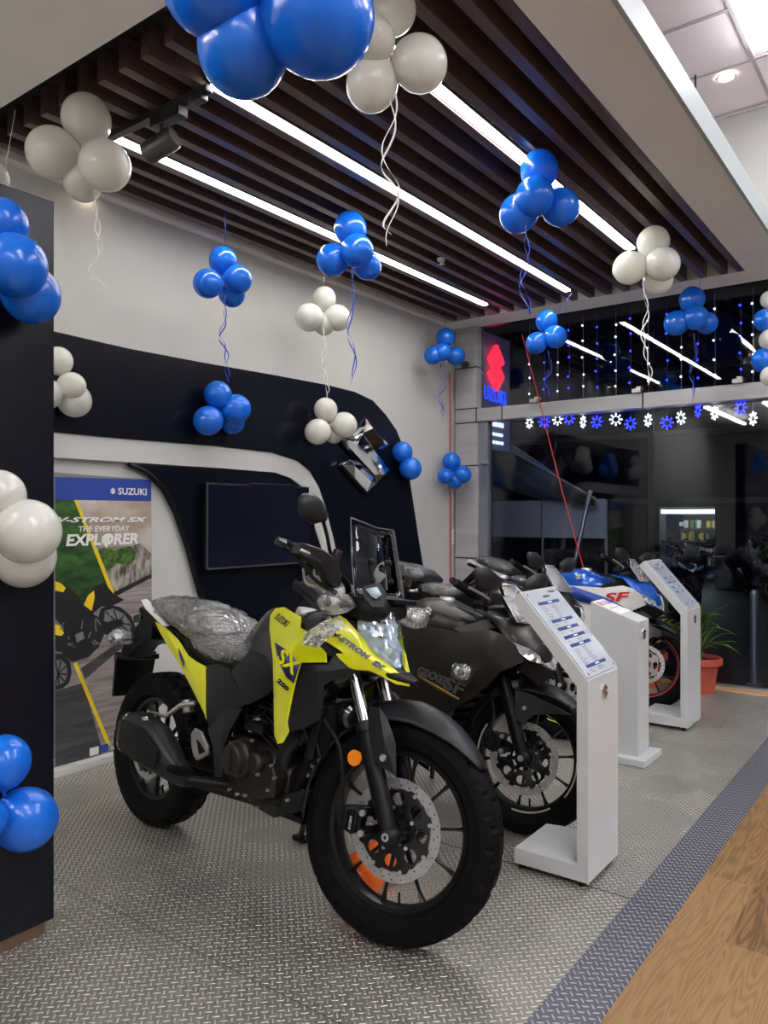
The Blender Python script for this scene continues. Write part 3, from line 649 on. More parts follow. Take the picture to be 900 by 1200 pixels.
def cluster(balls, col, label, mount=None, ribbon=None, amp=.012, turns=3., group=None):
    c = Vector((0, 0, 0))
    for p, r in balls: c += Vector(p)
    c /= len(balls)
    group = group or {'b_blue': 'bunches of blue balloons', 'b_white': 'bunches of white balloons'}.get(col if isinstance(col, str) else '', None)
    t = thing('balloon_cluster', label, 'balloons', c, group)
    for i, (p, r) in enumerate(balls):
        k = col if isinstance(col, str) else col[i]
        o = bpy.data.objects.new('balloon', B_ME[k]); COL.objects.link(o); o.parent = t
        v = Vector(p)-c; d = -v if v.length > 1e-4 else Vector((0, 0, -1))
        if len(balls) == 1: d = Vector((.2, -.3, -.9))
        o.location = v; o.rotation_mode = 'QUATERNION'; o.rotation_quaternion = (-d).to_track_quat('Z', 'Y')
        s = r*random.uniform(.985, 1.015); o.scale = (s*.99, s*.99, s*1.02)
    if ribbon:
        rm = M_['rib_white'] if col == 'b_white' else M_['rib_blue']; Q = [Vector(p)-c for p in ribbon]
        mb = ribbon_strip(Q, amp, turns, 0.)
        b2 = ribbon_strip(Q[:-1]+[Q[-1]+Vector((.012, 0, .03))], amp, turns*.9, 2.4); mb.add(b2.v, b2.f)
        mb.build('ribbon', rm, t, smooth=60, solid=.0006)
    if mount == 'up': mount = (c.x, c.y, 3.0)
    if mount is not None:  # thread or tape up to what carries the bunch
        MB().tube([Vector((0, 0, 0)), Vector(mount)-c], .0012, 5).build('thread', M_['white_plastic'] if col == 'b_white' else M_['rib_blue'], t)
    return t
cluster([((-1.3132, 1.1431, 2.4503), 0.1127), ((-1.3122, 1.2309, 2.3518), 0.1056), ((-1.1356, 1.2869, 2.3854), 0.1247), ((-1.296, 1.3051, 2.5972), 0.1166)], 'b_blue', 'large bunch of blue balloons cut off by the top edge of the picture', (-1.25, 1.5, 3.0))
cluster([((-1.4685, 2.0358, 2.9247), 0.0749), ((-1.3659, 2.0371, 2.7148), 0.0866), ((-1.4999, 1.9628, 2.661), 0.0846), ((-1.4553, 1.9087, 2.7624), 0.069)], 'b_white', 'bunch of white balloons beside the big blue bunch with a long looped ribbon', None, [(-1.4458, 1.9904, 2.7614), (-1.4414, 1.9937, 2.5712), (-1.4589, 1.9807, 2.4081), (-1.4349, 1.9985, 2.3129), (-1.4523, 1.9856, 2.2124), (-1.4436, 1.992, 2.1417)], .016, 2.5)
cluster([((-2.8773, 1.8268, 2.9139), 0.1019), ((-2.9499, 1.7234, 2.7581), 0.1041), ((-2.7444, 1.8257, 2.6878), 0.1028), ((-2.9159, 1.8356, 2.6704), 0.0816)], 'b_white', 'bunch of white balloons hung from the slats above the black partition', None, [(-2.8077, 1.8286, 2.6331), (-2.8132, 1.8245, 2.5117), (-2.7937, 1.8389, 2.3903), (-2.8216, 1.8183, 2.2862), (-2.7937, 1.8389, 2.1752)], .013, 3)
cluster([((-2.12, 1.0902, 2.0901), 0.0685), ((-2.07, 1.0974, 1.9666), 0.0864), ((-2.13, 1.1767, 1.9157), 0.0831)], 'b_blue', 'bunch of blue balloons near the top of the black partition', (-2.24, 1.15, 1.95))
cluster([((-3.1078, 1.5567, 2.6433), 0.0651), ((-3.0894, 1.6202, 2.5325), 0.0798)], 'b_white', 'pair of white balloons peeping over the top of the black partition', (-3.2, 1.7, 3.0))
cluster([((-3.46, 2.0519, 2.0256), 0.0655), ((-3.41, 2.0881, 1.9067), 0.0655), ((-3.46, 2.1323, 1.8469), 0.0834), ((-3.46, 1.9955, 1.8587), 0.0688)], 'b_white', 'bunch of white balloons on the black backdrop right behind the partition')
cluster([((-3.3, 2.9444, 2.7105), 0.0813), ((-3.28, 2.8165, 2.5492), 0.0792), ((-3.24, 2.9964, 2.61), 0.0814), ((-3.32, 3.0255, 2.5509), 0.0779)], 'b_blue', 'bunch of blue balloons against the grey wall, its ribbon ending above another blue bunch', 'up', [(-3.2682, 2.9309, 2.5154), (-3.272, 2.9281, 2.3728), (-3.2872, 2.9168, 2.2778), (-3.2605, 2.9366, 2.159), (-3.2643, 2.9337, 2.026)], .012, 3)
cluster([((-3.45, 3.0391, 1.9853), 0.082), ((-3.45, 2.965, 1.8289), 0.0858), ((-3.4, 3.1323, 1.9121), 0.0853), ((-3.48, 3.1746, 1.8469), 0.0766)], 'b_blue', 'bunch of blue balloons stuck on the black backdrop above the television')
cluster([((-3.38, 3.8988, 2.7296), 0.0796), ((-3.36, 3.7287, 2.5663), 0.0911), ((-3.32, 3.9642, 2.606), 0.0884), ((-3.39, 3.9104, 2.5571), 0.0684)], 'b_white', 'bunch of white balloons against the grey wall, ribbon hanging to the backdrop', 'up', [(-3.2565, 3.7481, 2.4833), (-3.2478, 3.7546, 2.3739), (-3.2565, 3.7481, 2.2372), (-3.2346, 3.7644, 2.1169), (-3.2478, 3.7546, 2.0403)], .012, 3)
cluster([((-3.42, 3.9599, 2.0006), 0.0807), ((-3.42, 3.8791, 1.8436), 0.0882), ((-3.37, 4.0921, 1.9059), 0.0907), ((-3.45, 4.0782, 1.8454), 0.0648)], 'b_white', 'bunch of white balloons on the black backdrop touching the chrome emblem')
cluster([((-2.6701, 3.2988, 2.8607), 0.0914), ((-2.7351, 3.2259, 2.6808), 0.0886), ((-2.5777, 3.2428, 2.7027), 0.0892), ((-2.6096, 3.3684, 2.6639), 0.08)], 'b_blue', 'bunch of blue balloons under the LED strip nearest the wall, with a long ribbon', None, [(-2.6086, 3.2324, 2.6236), (-2.6012, 3.2378, 2.4723), (-2.6196, 3.2242, 2.2888), (-2.5975, 3.2405, 2.1283), (-2.6049, 3.2351, 1.9816)], .012, 2.5)
cluster([((-3.52, 5.6439, 2.8142), 0.0828), ((-3.52, 5.4485, 2.6284), 0.0751), ((-3.46, 5.4938, 2.6571), 0.0787), ((-3.5, 5.7798, 2.6776), 0.084)], 'b_blue', 'small bunch of blue balloons in the wall corner with a knotted ribbon', 'up', [(-3.5121, 5.5494, 2.5828), (-3.4946, 5.5623, 2.4018), (-3.5121, 5.5494, 2.2571), (-3.483, 5.5709, 2.0834)], .02, 2.5)
cluster([((-3.48, 4.9467, 1.7831), 0.0802), ((-3.43, 4.9836, 1.6541), 0.0889), ((-3.5, 5.0733, 1.6544), 0.0851)], 'b_blue', 'pair of blue balloons on the rounded edge of the black backdrop')
cluster([((-3.58, 5.8366, 1.7624), 0.0814), ((-3.52, 5.9206, 1.6511), 0.0833), ((-3.56, 5.708, 1.6283), 0.0689), ((-3.58, 5.8944, 1.5911), 0.0706)], 'b_blue', 'small bunch of blue balloons low in the corner beside the silver post')
cluster([((-1.5681, 3.343, 2.904), 0.09), ((-1.6361, 3.2677, 2.6922), 0.0895), ((-1.5369, 3.2292, 2.7325), 0.0911), ((-1.4722, 3.3642, 2.712), 0.087)], 'b_blue', 'bunch of blue balloons hiding part of the LED strip nearest the soffit edge', None, [(-1.5882, 3.241, 2.6529), (-1.585, 3.2434, 2.4764), (-1.6008, 3.2317, 2.3391), (-1.5819, 3.2457, 2.2097)], .014, 2)
cluster([((-1.4247, 4.5811, 2.8868), 0.0951), ((-1.5263, 4.4686, 2.727), 0.0945), ((-1.3526, 4.5225, 2.7302), 0.0957), ((-1.406, 4.6074, 2.6696), 0.0853)], 'b_white', 'bunch of white balloons below the plain soffit in front of the window', None, [(-1.4558, 4.4834, 2.6383), (-1.436, 4.4981, 2.4654), (-1.4558, 4.4834, 2.2925), (-1.4201, 4.5099, 2.1444), (-1.4399, 4.4952, 2.0406)], .014, 3)
cluster([((-2.5234, 5.5097, 2.7772), 0.0832), ((-2.573, 5.4357, 2.6034), 0.0828), ((-2.4353, 5.4754, 2.64), 0.086)], 'b_blue', 'three blue balloons hanging before the string lights near the neon sign', (-2.35, 5.6, 3.0), [(-2.4948, 5.4687, 2.547), (-2.4791, 5.4803, 2.417), (-2.5052, 5.461, 2.2871), (-2.4739, 5.4842, 2.1441)], .016, 2.5)
cluster([((-1.5162, 5.7574, 2.8321), 0.0898), ((-1.5959, 5.6611, 2.6565), 0.0881), ((-1.4721, 5.678, 2.6806), 0.0872), ((-1.4326, 5.8192, 2.664), 0.0764)], 'b_blue', 'bunch of blue balloons just under the end of the slats near the right window', (-1.3, 5.3, 3.0), [(-1.4927, 5.7126, 2.5819), (-1.483, 5.7198, 2.4305), (-1.5073, 5.7018, 2.2791), (-1.4878, 5.7162, 2.0853)], .014, 2.5)
cluster([((-1.01, 5.7215, 2.7394), 0.0546), ((-1.0271, 5.6715, 2.5939), 0.0714), ((-0.9911, 5.6732, 2.458), 0.0711), ((-1.04, 5.6993, 2.3315), 0.0776), ((-0.993, 5.6842, 2.2151), 0.0656)], ['b_white', 'b_blue', 'b_white', 'b_blue', 'b_white'], 'column of alternating white and blue balloons at the right edge', (-.9, 5.2, 3.0))
cluster([((-2.15, 1.0984, 1.3397), 0.0693), ((-2.1, 1.1501, 1.238), 0.0901), ((-2.17, 1.1782, 1.1638), 0.089)], 'b_white', 'bunch of large white balloons half way up the black partition')
cluster([((-2.14, 1.1029, 0.5928), 0.074), ((-2.13, 1.1615, 0.4168), 0.0888), ((-2.08, 1.0125, 0.4709), 0.0635)], 'b_blue', 'bunch of blue balloons low on the black partition')
ob = cluster([((-1.5907, 2.0253, 0.081), 0.079), ((-1.6465, 2.2046, 0.064), 0.062)], 'b_orange', 'pair of orange balloons lying on the checker plate behind the front wheel')
cluster([((-3.44, 4.7249, 0.8215), 0.1292), ((-3.46, 5.1234, 0.8023), 0.0887)], 'b_white', 'pair of white balloons seen through the clear windscreen of the yellow motorcycle')

# ---------------------------------------------------------------- information stands
M_['stand'] = pm('white lacquered board', (.50, .52, .53), .32)
M_['acrylic'] = pm('printed acrylic sheet', (.50, .55, .60), .08, coat=1.)
M_['ink'] = pm('grey ink', (.18, .19, .22), .5); M_['ink_blue'] = pm('blue ink', (.03, .06, .22), .4)
def info_stand(label, loc, group='information stands'):
    t = thing('information_stand', label, 'information stand', loc, group)
    # side profile in x,z ; x = 0 at the front face, width along y
    pr = [(0, .02), (0, .715), (-.257, 1.006), (-.292, .975), (-.042, .692), (-.042, .075), (-.28, .075), (-.28, .02)]
    MB().prism([(a, -.145, b) for a, b in pr], (0, .29, 0)).build('body', M_['stand'], t, smooth=0, bevel=.002)
    each('foot', [MB().cyl((x, y, 0), (x, y, .021), .014, seg=12) for x in (-.26, -.03) for y in (-.12, .12)], M_['black'], t)
    d = Vector((-.257, 0, .291)).normalized(); n = Vector((d.z, 0, -d.x)); L = Vector((-.257, 0, .291)).length; o = Vector((0, 0, .715))
    at = lambda y, s, h=0.: o+d*s+n*h+Vector((0, y, 0))
    mb = MB()
    mb.prism([at(-.14, .008, .001), at(.14, .008, .001), at(.14, L-.006, .001), at(-.14, L-.006, .001)], n*.005)
    pn = mb.build('panel', M_['acrylic'], t, smooth=0, bevel=.001)
    each('bolt', [MB().cyl(at(y, s, .005), at(y, s, .011), .008, .006, seg=12) for y in (-.125, .125) for s in (.022, L-.02)], M_['steel'], pn)
    mb = MB(); rg = random.Random(5)
    for (s, y0, y1) in ((.315, -.095, .085), (.235, -.095, .085), (.200, -.095, .085), (.163, -.095, .085), (.128, -.095, .085), (.04, -.095, .085)):
        mb.mat(0).prism([at(y0, s, .0062), at(y1, s, .0062), at(y1, s+.013, .0062), at(y0, s+.013, .0062)], n*.0004)
        mb.mat(2).prism([at(-.015, s+.004, .0066), at(.02, s+.004, .0066), at(.02, s+.009, .0066), at(-.015, s+.009, .0066)], n*.0003)
    mb.mat(1)
    for s in [.304-.0085*k for k in range(7)]+[.224, .188, .151]+[.116-.0085*k for k in range(8)]+[.03, .022]:
        for (ya, yb) in ((-.093, -.093+rg.uniform(.02, .05)), (-.01, -.01+rg.uniform(.02, .05))):
            mb.prism([at(ya, s, .0062), at(yb, s, .0062), at(yb, s+.003, .0062), at(ya, s+.003, .0062)], n*.0003)
    mb.build('print', [M_['ink_blue'], M_['ink'], M_['white']], pn, smooth=0)
    text_mesh('lettering', 'SUZUKI', M_['decal_navy'], pn, at(.058, L-.028, .0062), (0, 1, 0), d, .009, .045)
    emblem('logo', M_['red_print'], pn, at(.05, L-.023, .0062), (0, 1, 0), d, .012, .0004)
    text_mesh('lettering', 'GIXXER SF', M_['decal_black'], pn, at(-.02, L-.045, .0062), (0, 1, 0), d, .009, .06, .2)
    emblem('emblem', M_['chrome'], t, (0, .0, .655), (0, 1, 0), (0, 0, 1), .058, .006, 0., .001)
    return t
info_stand('white information stand with a slanted spec panel in the foreground beside the matt black motorcycle', (-1.010, 2.685, 0))
info_stand('white information stand with a slanted spec panel farthest back, in front of the potted palm', (-1.277, 4.90, 0))
t = thing('podium', 'white box podium with a sloping top between the two information stands', 'podium', (-1.445, 4.08, 0))
MB().prism([(-.125, -.09, .035), (.125, -.09, .035), (.125, -.09, .732), (-.13, -.09, .822)], (0, .18, 0)).build('column', M_['stand'], t, smooth=0, bevel=.002)
MB().box2((-.16, -.15, .002), (.18, .13, .036)).build('base', M_['stand'], t, smooth=0, bevel=.002)
td = Vector((-.255, 0, .09)).normalized(); tn = Vector((td.z, 0, -td.x)); to = Vector((.125, 0, .732))
pa = lambda y, s, h: to+td*s+tn*h+Vector((0, y, 0))
sh = MB().prism([pa(-.085, .10, .0005), pa(.085, .10, .0005), pa(.085, .265, .0005), pa(-.085, .265, .0005)], tn*.0012).build('notice', M_['white'], t, smooth=0)
emblem('logo', M_['red_print'], sh, pa(-.05, .23, .0018), (0, 1, 0), td, .05, .0004)
text_mesh('lettering', 'SUZUKI', M_['blue_print'], sh, pa(-.02, .21, .0018), (0, 1, 0), td, .036, .10)
MB().prism([pa(-.06, .165, .0018), pa(.06, .165, .0018), pa(.06, .172, .0018), pa(-.06, .172, .0018)], tn*.0003).build('print', M_['ink'], sh, smooth=0)
emblem('emblem', M_['chrome'], t, (.125, 0, .66), (0, 1, 0), (0, 0, 1), .06, .006, 0., .001)

t = thing('security_camera', 'small black dome camera on the wall corner beside the silver post', 'camera', (-3.5500066533911245, 6.04, 2.6502892943488785))
MB().sphere((0, 0, 0), .032, 18, 10, (1, 1, .9)).build('dome', M_['black_gloss'], t)
MB().cyl((0, .0, 0), (-.05, .055, .01), .022, .03).build('mount', M_['black'], t)
t = thing('wall_notice', 'small white printed notice on the grey wall near the silver post', 'notice', (-3.715, 6.150081850539888, 1.0902925398887473))
MB().box((0, 0, 0), (.004, .20, .135)).build('sheet', M_['white'], t, smooth=0)
mb = MB()
for k in range(5): mb.box((.0025, -.01*(k % 2), .045-.022*k), (.001, .15-.03*(k % 2), .006))
mb.build('print', M_['ink'], t, smooth=0)

# ---------------------------------------------------------------- plants by the window
M_['terracotta'] = stain_mat('terracotta', (.30, .045, .025), (.42, .075, .04), (9, 9, 9), .55)
M_['soil'] = pm('soil', (.03, .02, .012), .9, bump=.6, bscale=80)
M_['leaf'] = stain_mat('palm leaf', (.03, .09, .012), (.11, .20, .03), (14, 14, 14), .42)
M_['leaf_yel'] = stain_mat('variegated leaf', (.09, .16, .02), (.46, .44, .12), (22, 22, 22), .45)
M_['bark'] = pm('plant stem', (.10, .085, .03), .7)
def pot(loc, label):
    t = thing('potted_plant', label, 'potted plant', loc, 'potted plants by the window')
    p = MB().lathe([(.0, .0), (.095, 0), (.125, .20), (.15, .205), (.155, .21), (.155, .25), (.148, .256), (.135, .25), (.125, .215), (0, .21)], (0, 0, 0), (0, 0, 1), 36).build('pot', M_['terracotta'], t)
    MB().lathe([(0, .235), (.13, .232)], (0, 0, 0), (0, 0, 1), 24).build('soil', M_['soil'], t)
    return t
def blade(mb, base, az, ln, rise, droop, w):
    rows = []
    for i in range(9):
        s = i/8; r = ln*s*cos(rise)*(1+.1*s); z = ln*s*sin(rise)-droop*s*s*ln
        c = Vector(base)+Vector((cos(az)*r, sin(az)*r, z)); n = Vector((-sin(az), cos(az), 0)); ww = w*sin(pi*min(1, .12+.88*s))**.7*(1 if s < .98 else .1)
        rows.append([c-n*ww+Vector((0, 0, ww*.35)), c, c+n*ww+Vector((0, 0, ww*.35))])
    mb.loft(rows, closed=False, caps=False)
t = pot((-1.50, 5.9, .0), 'green palm in a terracotta pot behind the farthest information stand')
mb = MB(); rg = random.Random(11)
for k in range(34):
    blade(mb, (rg.uniform(-.03, .03), rg.uniform(-.03, .03), .26+rg.uniform(0, .22)), rg.uniform(0, 6.28), rg.uniform(.24, .40), rg.uniform(.5, 1.25), rg.uniform(.2, .75), .013)
mb.build('foliage', M_['leaf'], t, smooth=60, solid=.001)
MB().tube([(0, 0, .22), (.01, 0, .35), (0, .01, .5)], [.018, .015, .01]).build('stem', M_['bark'], t)
t = pot((-1.88, 5.88, 0), 'yellow-green leafy shrub in a terracotta pot behind the blue and white motorcycle')
mb = MB(); st = MB(); rg = random.Random(4)
for k in range(16):
    az = rg.uniform(0, 6.28); a = Vector((0, 0, .23)); b = Vector((cos(az)*rg.uniform(.05, .22), sin(az)*rg.uniform(.05, .14), rg.uniform(.36, .58)))
    st.tube([a, (a+b)/2+Vector((0, 0, .04)), b], [.005, .004, .003], 6)
    for j in range(11):
        p = a.lerp(b, rg.uniform(.45, 1.05)); blade(mb, p, rg.uniform(0, 6.28), rg.uniform(.05, .085), rg.uniform(-.2, .9), .3, .017)
mb.build('foliage', M_['leaf_yel'], t, smooth=60, solid=.0008)
st.build('stem', M_['bark'], t)

# ---------------------------------------------------------------- string lights outside the glass
M_['bulb_w'] = emat('white fairy light', (.85, .93, 1.), 2.6, False); M_['bulb_b'] = emat('blue fairy light', (.015, .025, 1.), 5., False)
M_['wire_w'] = pm('pale clear wire', (.30, .33, .40), .3); M_['wire_b'] = pm('bluish wire', (.05, .07, .25), .3)
SX = [(-3.05, 2.114), (-2.908, 2.11), (-2.783, 2.122), (-2.677, 2.123), (-2.551, 2.084), (-2.43, 2.075), (-2.267, 2.084), (-2.144, 2.04), (-2.001, 2.058), (-1.851, 2.027), (-1.743, 2.058), (-1.615, 2.103), (-1.491, 2.074), (-1.306, 2.1), (-1.22, 2.013)]
ORD = ['first', 'second', 'third', 'fourth', 'fifth', 'sixth', 'seventh', 'eighth', 'ninth', 'tenth', 'eleventh', 'twelfth', 'thirteenth', 'fourteenth', 'fifteenth']
bulb_me = {}
for k in ('w', 'b'):
    ob = MB().sphere((0, 0, 0), .0085, 8, 6).build('bulb', M_['bulb_'+k], None); bulb_me[k] = ob.data; bpy.data.objects.remove(ob)
for i, (x, z) in enumerate(SX):
    k = 'b' if i in (1, 3, 5, 7, 9, 11, 13) else 'w'
    t = thing('string_light', ('blue' if k == 'b' else 'white')+' hanging string light, the %s from the silver post, ending in a glowing star' % ORD[i], 'string light', (x, 6.3, 3.0), 'string lights across the window')
    MB().tube([(0, 0, 0), (.004, 0, (z-3)*.5), (0, 0, z-3+.04)], .0022, 5).build('wire', M_['wire_'+k], t)
    rg = random.Random(i)
    for j in range(6):
        o = bpy.data.objects.new('bulb', bulb_me[k]); COL.objects.link(o); o.parent = t; o.location = (rg.uniform(-.008, .008), -.006, -.09-.128*j-rg.uniform(0, .05))
    mb = MB(); q = 8; R = .046
    yaw = rg.uniform(-1.1, 1.1)
    def sp(a, r, kx=cos(yaw), ky=sin(yaw)): return Vector((r*cos(a)*kx, r*cos(a)*ky, z-3+r*sin(a)))
    mb.tube([sp(2*pi*n/16, R*.62) for n in range(16)], .004, 5, closed=True)
    fr = mb.build('star_frame', M_['wire_'+k], t)
    mb = MB()
    for n in range(q):
        for r in (.62, 1.0): mb.sphere(sp(2*pi*n/q, R*r), .0078, 7, 5)
    mb.build('star_lights', M_['bulb_'+k], t)

# ---------------------------------------------------------------- motorcycle building blocks
RAKE = radians(27)
def steer_matrix(wb, st):
    a0 = Vector((wb/2+.097, 0, 0)); ax = Vector((-sin(RAKE), 0, cos(RAKE)))
    return Matrix.Translation(a0) @ Matrix.Rotation(st, 4, ax) @ Matrix.Translation(-a0)
def bike_matrix(x, y, yaw, lean):
    return Matrix.Translation((x, y, 0)) @ Matrix.Rotation(yaw, 4, 'Z') @ Matrix.Rotation(-lean, 4, 'X')
I4 = Matrix.Identity(4)

def tyre_mb(r, w, rin, block=6, depth=.011, n=168):
    """round-section tyre with staggered tread blocks"""
    prof = []
    m = 22
    for j in range(m+1):
        a = -pi*.62+2*pi*.62*j/m
        prof.append((a, sin(a)*w/2/sin(pi*.5) if abs(a) < pi/2 else math.copysign(w/2*(1-.22*(abs(a)-pi/2)), a)))
    sec_h = r-rin
    mb = MB(); secs = []
    for i in range(n):
        th = 2*pi*i/n; loop = []
        for j, (a, y) in enumerate(prof):
            t = abs(a)/(pi*.62); rr = rin+sec_h*(1-.02)*max(0, 1-max(0, t-.18)**2.1*1.45)
            if abs(a) < pi*.46:
                row = j//3
                gro = ((i+(row % 2)*(block//2)+abs(j-m//2)//2) % block == 0) or (j % 6 == 3 and abs(j-m//2) > 1)
                rr += 0 if not gro else -depth
            loop.append(Vector((rr*cos(th), y, rr*sin(th))))
        loop.append(Vector(((rin-.012)*cos(th), prof[-1][1]*.62, (rin-.012)*sin(th)))); loop.append(Vector(((rin-.012)*cos(th), -prof[-1][1]*.62, (rin-.012)*sin(th))))
        secs.append(loop)
    return mb.loft(secs, ring=True)

def disc_mb(r0, r1, y, th=.004, rows=((.28, 28), (.72, 28)), hr=.0036):
    holes = [circ(0, 0, r0, 64)]
    for k, (f, n) in enumerate(rows):
        rr = r0+(r1-r0)*f
        holes += [circ(rr*cos(2*pi*(i+k*.33)/n), rr*sin(2*pi*(i+k*.33)/n), hr, 7) for i in range(n)]
    return MB().slab(circ(0, 0, r1, 96), holes, th, lambda a, b, h: (a, y+h, b))

def spider_mb(r0, r1, y, n=8, th=.006):
    """disc carrier with a ring of rounded windows"""
    holes = [circ(0, 0, r0, 32)]
    for i in range(n):
        a = 2*pi*i/n; rm = r0+(r1-r0)*.56; d = (r1-r0)*.27; e = 2*pi*rm/n*.30
        holes.append([((rm+d*cos(t))*cos(a)-(e*sin(t))*sin(a), (rm+d*cos(t))*sin(a)+(e*sin(t))*cos(a)) for t in [2*pi*k/14 for k in range(14)]])
    out = []
    for i in range(n*8):
        a = 2*pi*i/(n*8); out.append(((r1+(.006 if i % 8 in (3, 4, 5) else -.004))*cos(a), (r1+(.006 if i % 8 in (3, 4, 5) else -.004))*sin(a)))
    return MB().slab(out, holes, th, lambda a, b, h: (a, y+h, b))

def wheel(root, name, c, r, w, rr, X=I4, disc=None, side=-1, stripe=None, spokes=10, hubw=.10, big=False, carrier='black', lowres=False, tread=6, sp_mat=None):
    """rim with spokes and hub (part) > tyre, disc, carrier, bolts (sub-parts)"""
    T = X @ Matrix.Translation(c)
    mb = MB()
    hw = w*.29
    mb.lathe([(rr-.024, -hw), (rr+.004, -hw-.004), (rr+.008, -hw+.002), (rr-.006, -hw+.012), (rr-.016, -hw*.4), (rr-.016, hw*.4), (rr-.006, hw-.012), (rr+.008, hw-.002), (rr+.004, hw+.004), (rr-.024, hw), (rr-.030, hw*.4), (rr-.030, -hw*.4), (rr-.024, -hw)], (0, 0, 0), (0, 1, 0), 64 if not lowres else 36)
    mb.lathe([(.018, -hubw/2), (.036, -hubw/2), (.038, -hubw*.2), (.038, hubw*.2), (.036, hubw/2), (.018, hubw/2)], (0, 0, 0), (0, 1, 0), 24)
    for k in range(spokes):
        a = 2*pi*k/spokes+.2; d = Vector((cos(a), 0, sin(a))); t = Vector((-sin(a), 0, cos(a)))
        secs = []
        for s, ww, hh, yy in ((.030, .011, .020, 0.), (.09, .006, .013, 0.), (rr*.75, .0045, .010, 0.), (rr-.022, .009, .015, 0.)):
            p = d*s+Vector((0, yy, 0)); secs.append([p+t*ww+Vector((0, -hh*.4, 0)), p+t*ww+Vector((0, hh*.4, 0)), p+Vector((0, hh, 0)), p-t*ww+Vector((0, hh*.4, 0)), p-t*ww+Vector((0, -hh*.4, 0)), p+Vector((0, -hh, 0))])
        mb.loft(secs)
    o = mb.xf(T).build(name, sp_mat or M_['rim'], root, smooth=40)
    tyre_mb(r, w, rr, tread, n=168 if not lowres else 72).xf(T).build('tyre', M_['rubber'], o, smooth=18)
    if stripe is not None:
        sm, arcs = stripe; mb = MB()
        for (a0, a1) in arcs:
            for sgn in (-1, 1):
                n = max(6, int((a1-a0)/4)); rows = []
                for i in range(n+1):
                    a = radians(a0+(a1-a0)*i/n); rows.append([Vector(((rr+.0005)*cos(a), sgn*(hw+.0055), (rr+.0005)*sin(a))), Vector(((rr-.014)*cos(a), sgn*(hw+.0045), (rr-.014)*sin(a)))])
                mb.loft(rows, closed=False, caps=False)
        mb.xf(T).build('rim_stripe', sm, o, smooth=60, solid=.0008)
    if disc:
        R, y = disc
        d = disc_mb(R*.80, R, y).xf(T).build('brake_disc', M_['steel'], o, smooth=30)
        if carrier == 'black':
            spider_mb(R*.33, R*.80, y-.003, 8).xf(T).build('disc_carrier', M_['black_gloss'], o, smooth=30, bevel=.001, seg=1)
        else:
            spider_mb(R*.28, R*.72, y-.003, 5).xf(T).build('disc_carrier', M_['alu'], o, smooth=30, bevel=.001, seg=1)
            mb = MB()
        for rr_, n_, b_ in ((.80, 8, .0065), (.42, 5, .006)):
            each('disc_bolt', [MB().cyl((R*rr_*cos(a), y-.007, R*rr_*sin(a)), (R*rr_*cos(a), y+.007, R*rr_*sin(a)), b_, seg=8).xf(T) for a in [2*pi*(i+.4)/n_ for i in range(n_)]], M_['steel'], o)
    a = radians(-82); q = Vector((cos(a), 0, sin(a)))
    MB().cyl(q*(rr-.02), q*(rr-.062), .0045, .0035, 8).xf(T).build('valve', M_['black'], o)
    MB().cyl((0, -hubw/2-.012, 0), (0, hubw/2+.012, 0), .016, seg=16).xf(T).build('axle', M_['steel'], o)
    return o

def both(fn, *names):
    """build fn(mb) for the right side and its mirror image for the left"""
    for m in (False, True): fn(m)

def facet(root, name, V, F, mat, mirror=False, thick=.006, bevel=.0025, X=None, smooth=25, sub=0):
    mb = MB().add(V, F)
    if mirror: mb.mirror()
    if X is not None: mb.xf(X)
    return mb.build(name, mat, root, smooth=smooth, solid=thick, bevel=bevel, sub=sub, off=0)

def fork(root, X, top, bot, rs, rl, y, split=.42, guard=None, st_mat=None):
    """one telescopic leg: slider (part) > stanchion"""
    out = []
    for s in (-1, 1):
        a = Vector(top)+Vector((0, s*y, 0)); b = Vector(bot)+Vector((0, s*y, 0)); m = a.lerp(b, split)
        o = MB().tube([m, m.lerp(b, .02), m.lerp(b, .09), m.lerp(b, .10), m.lerp(b, .8), b], [rl*1.02, rl*1.12, rl*1.12, rl, rl*.95, rl*.8], 20).sphere(b, rl*1.15, 16, 10, (1, .9, 1)).xf(X).build('fork_leg', M_['black'], root, smooth=40)
        MB().cyl(a, m, rs, seg=20).xf(X).build('stanchion', st_mat or M_['chrome'], o)
        MB().cyl(b+Vector((0, -.03, 0)), b+Vector((0, .03, 0)), .012, seg=12).xf(X).build('axle_clamp', M_['steel'], o)
        out.append(o)
    return out

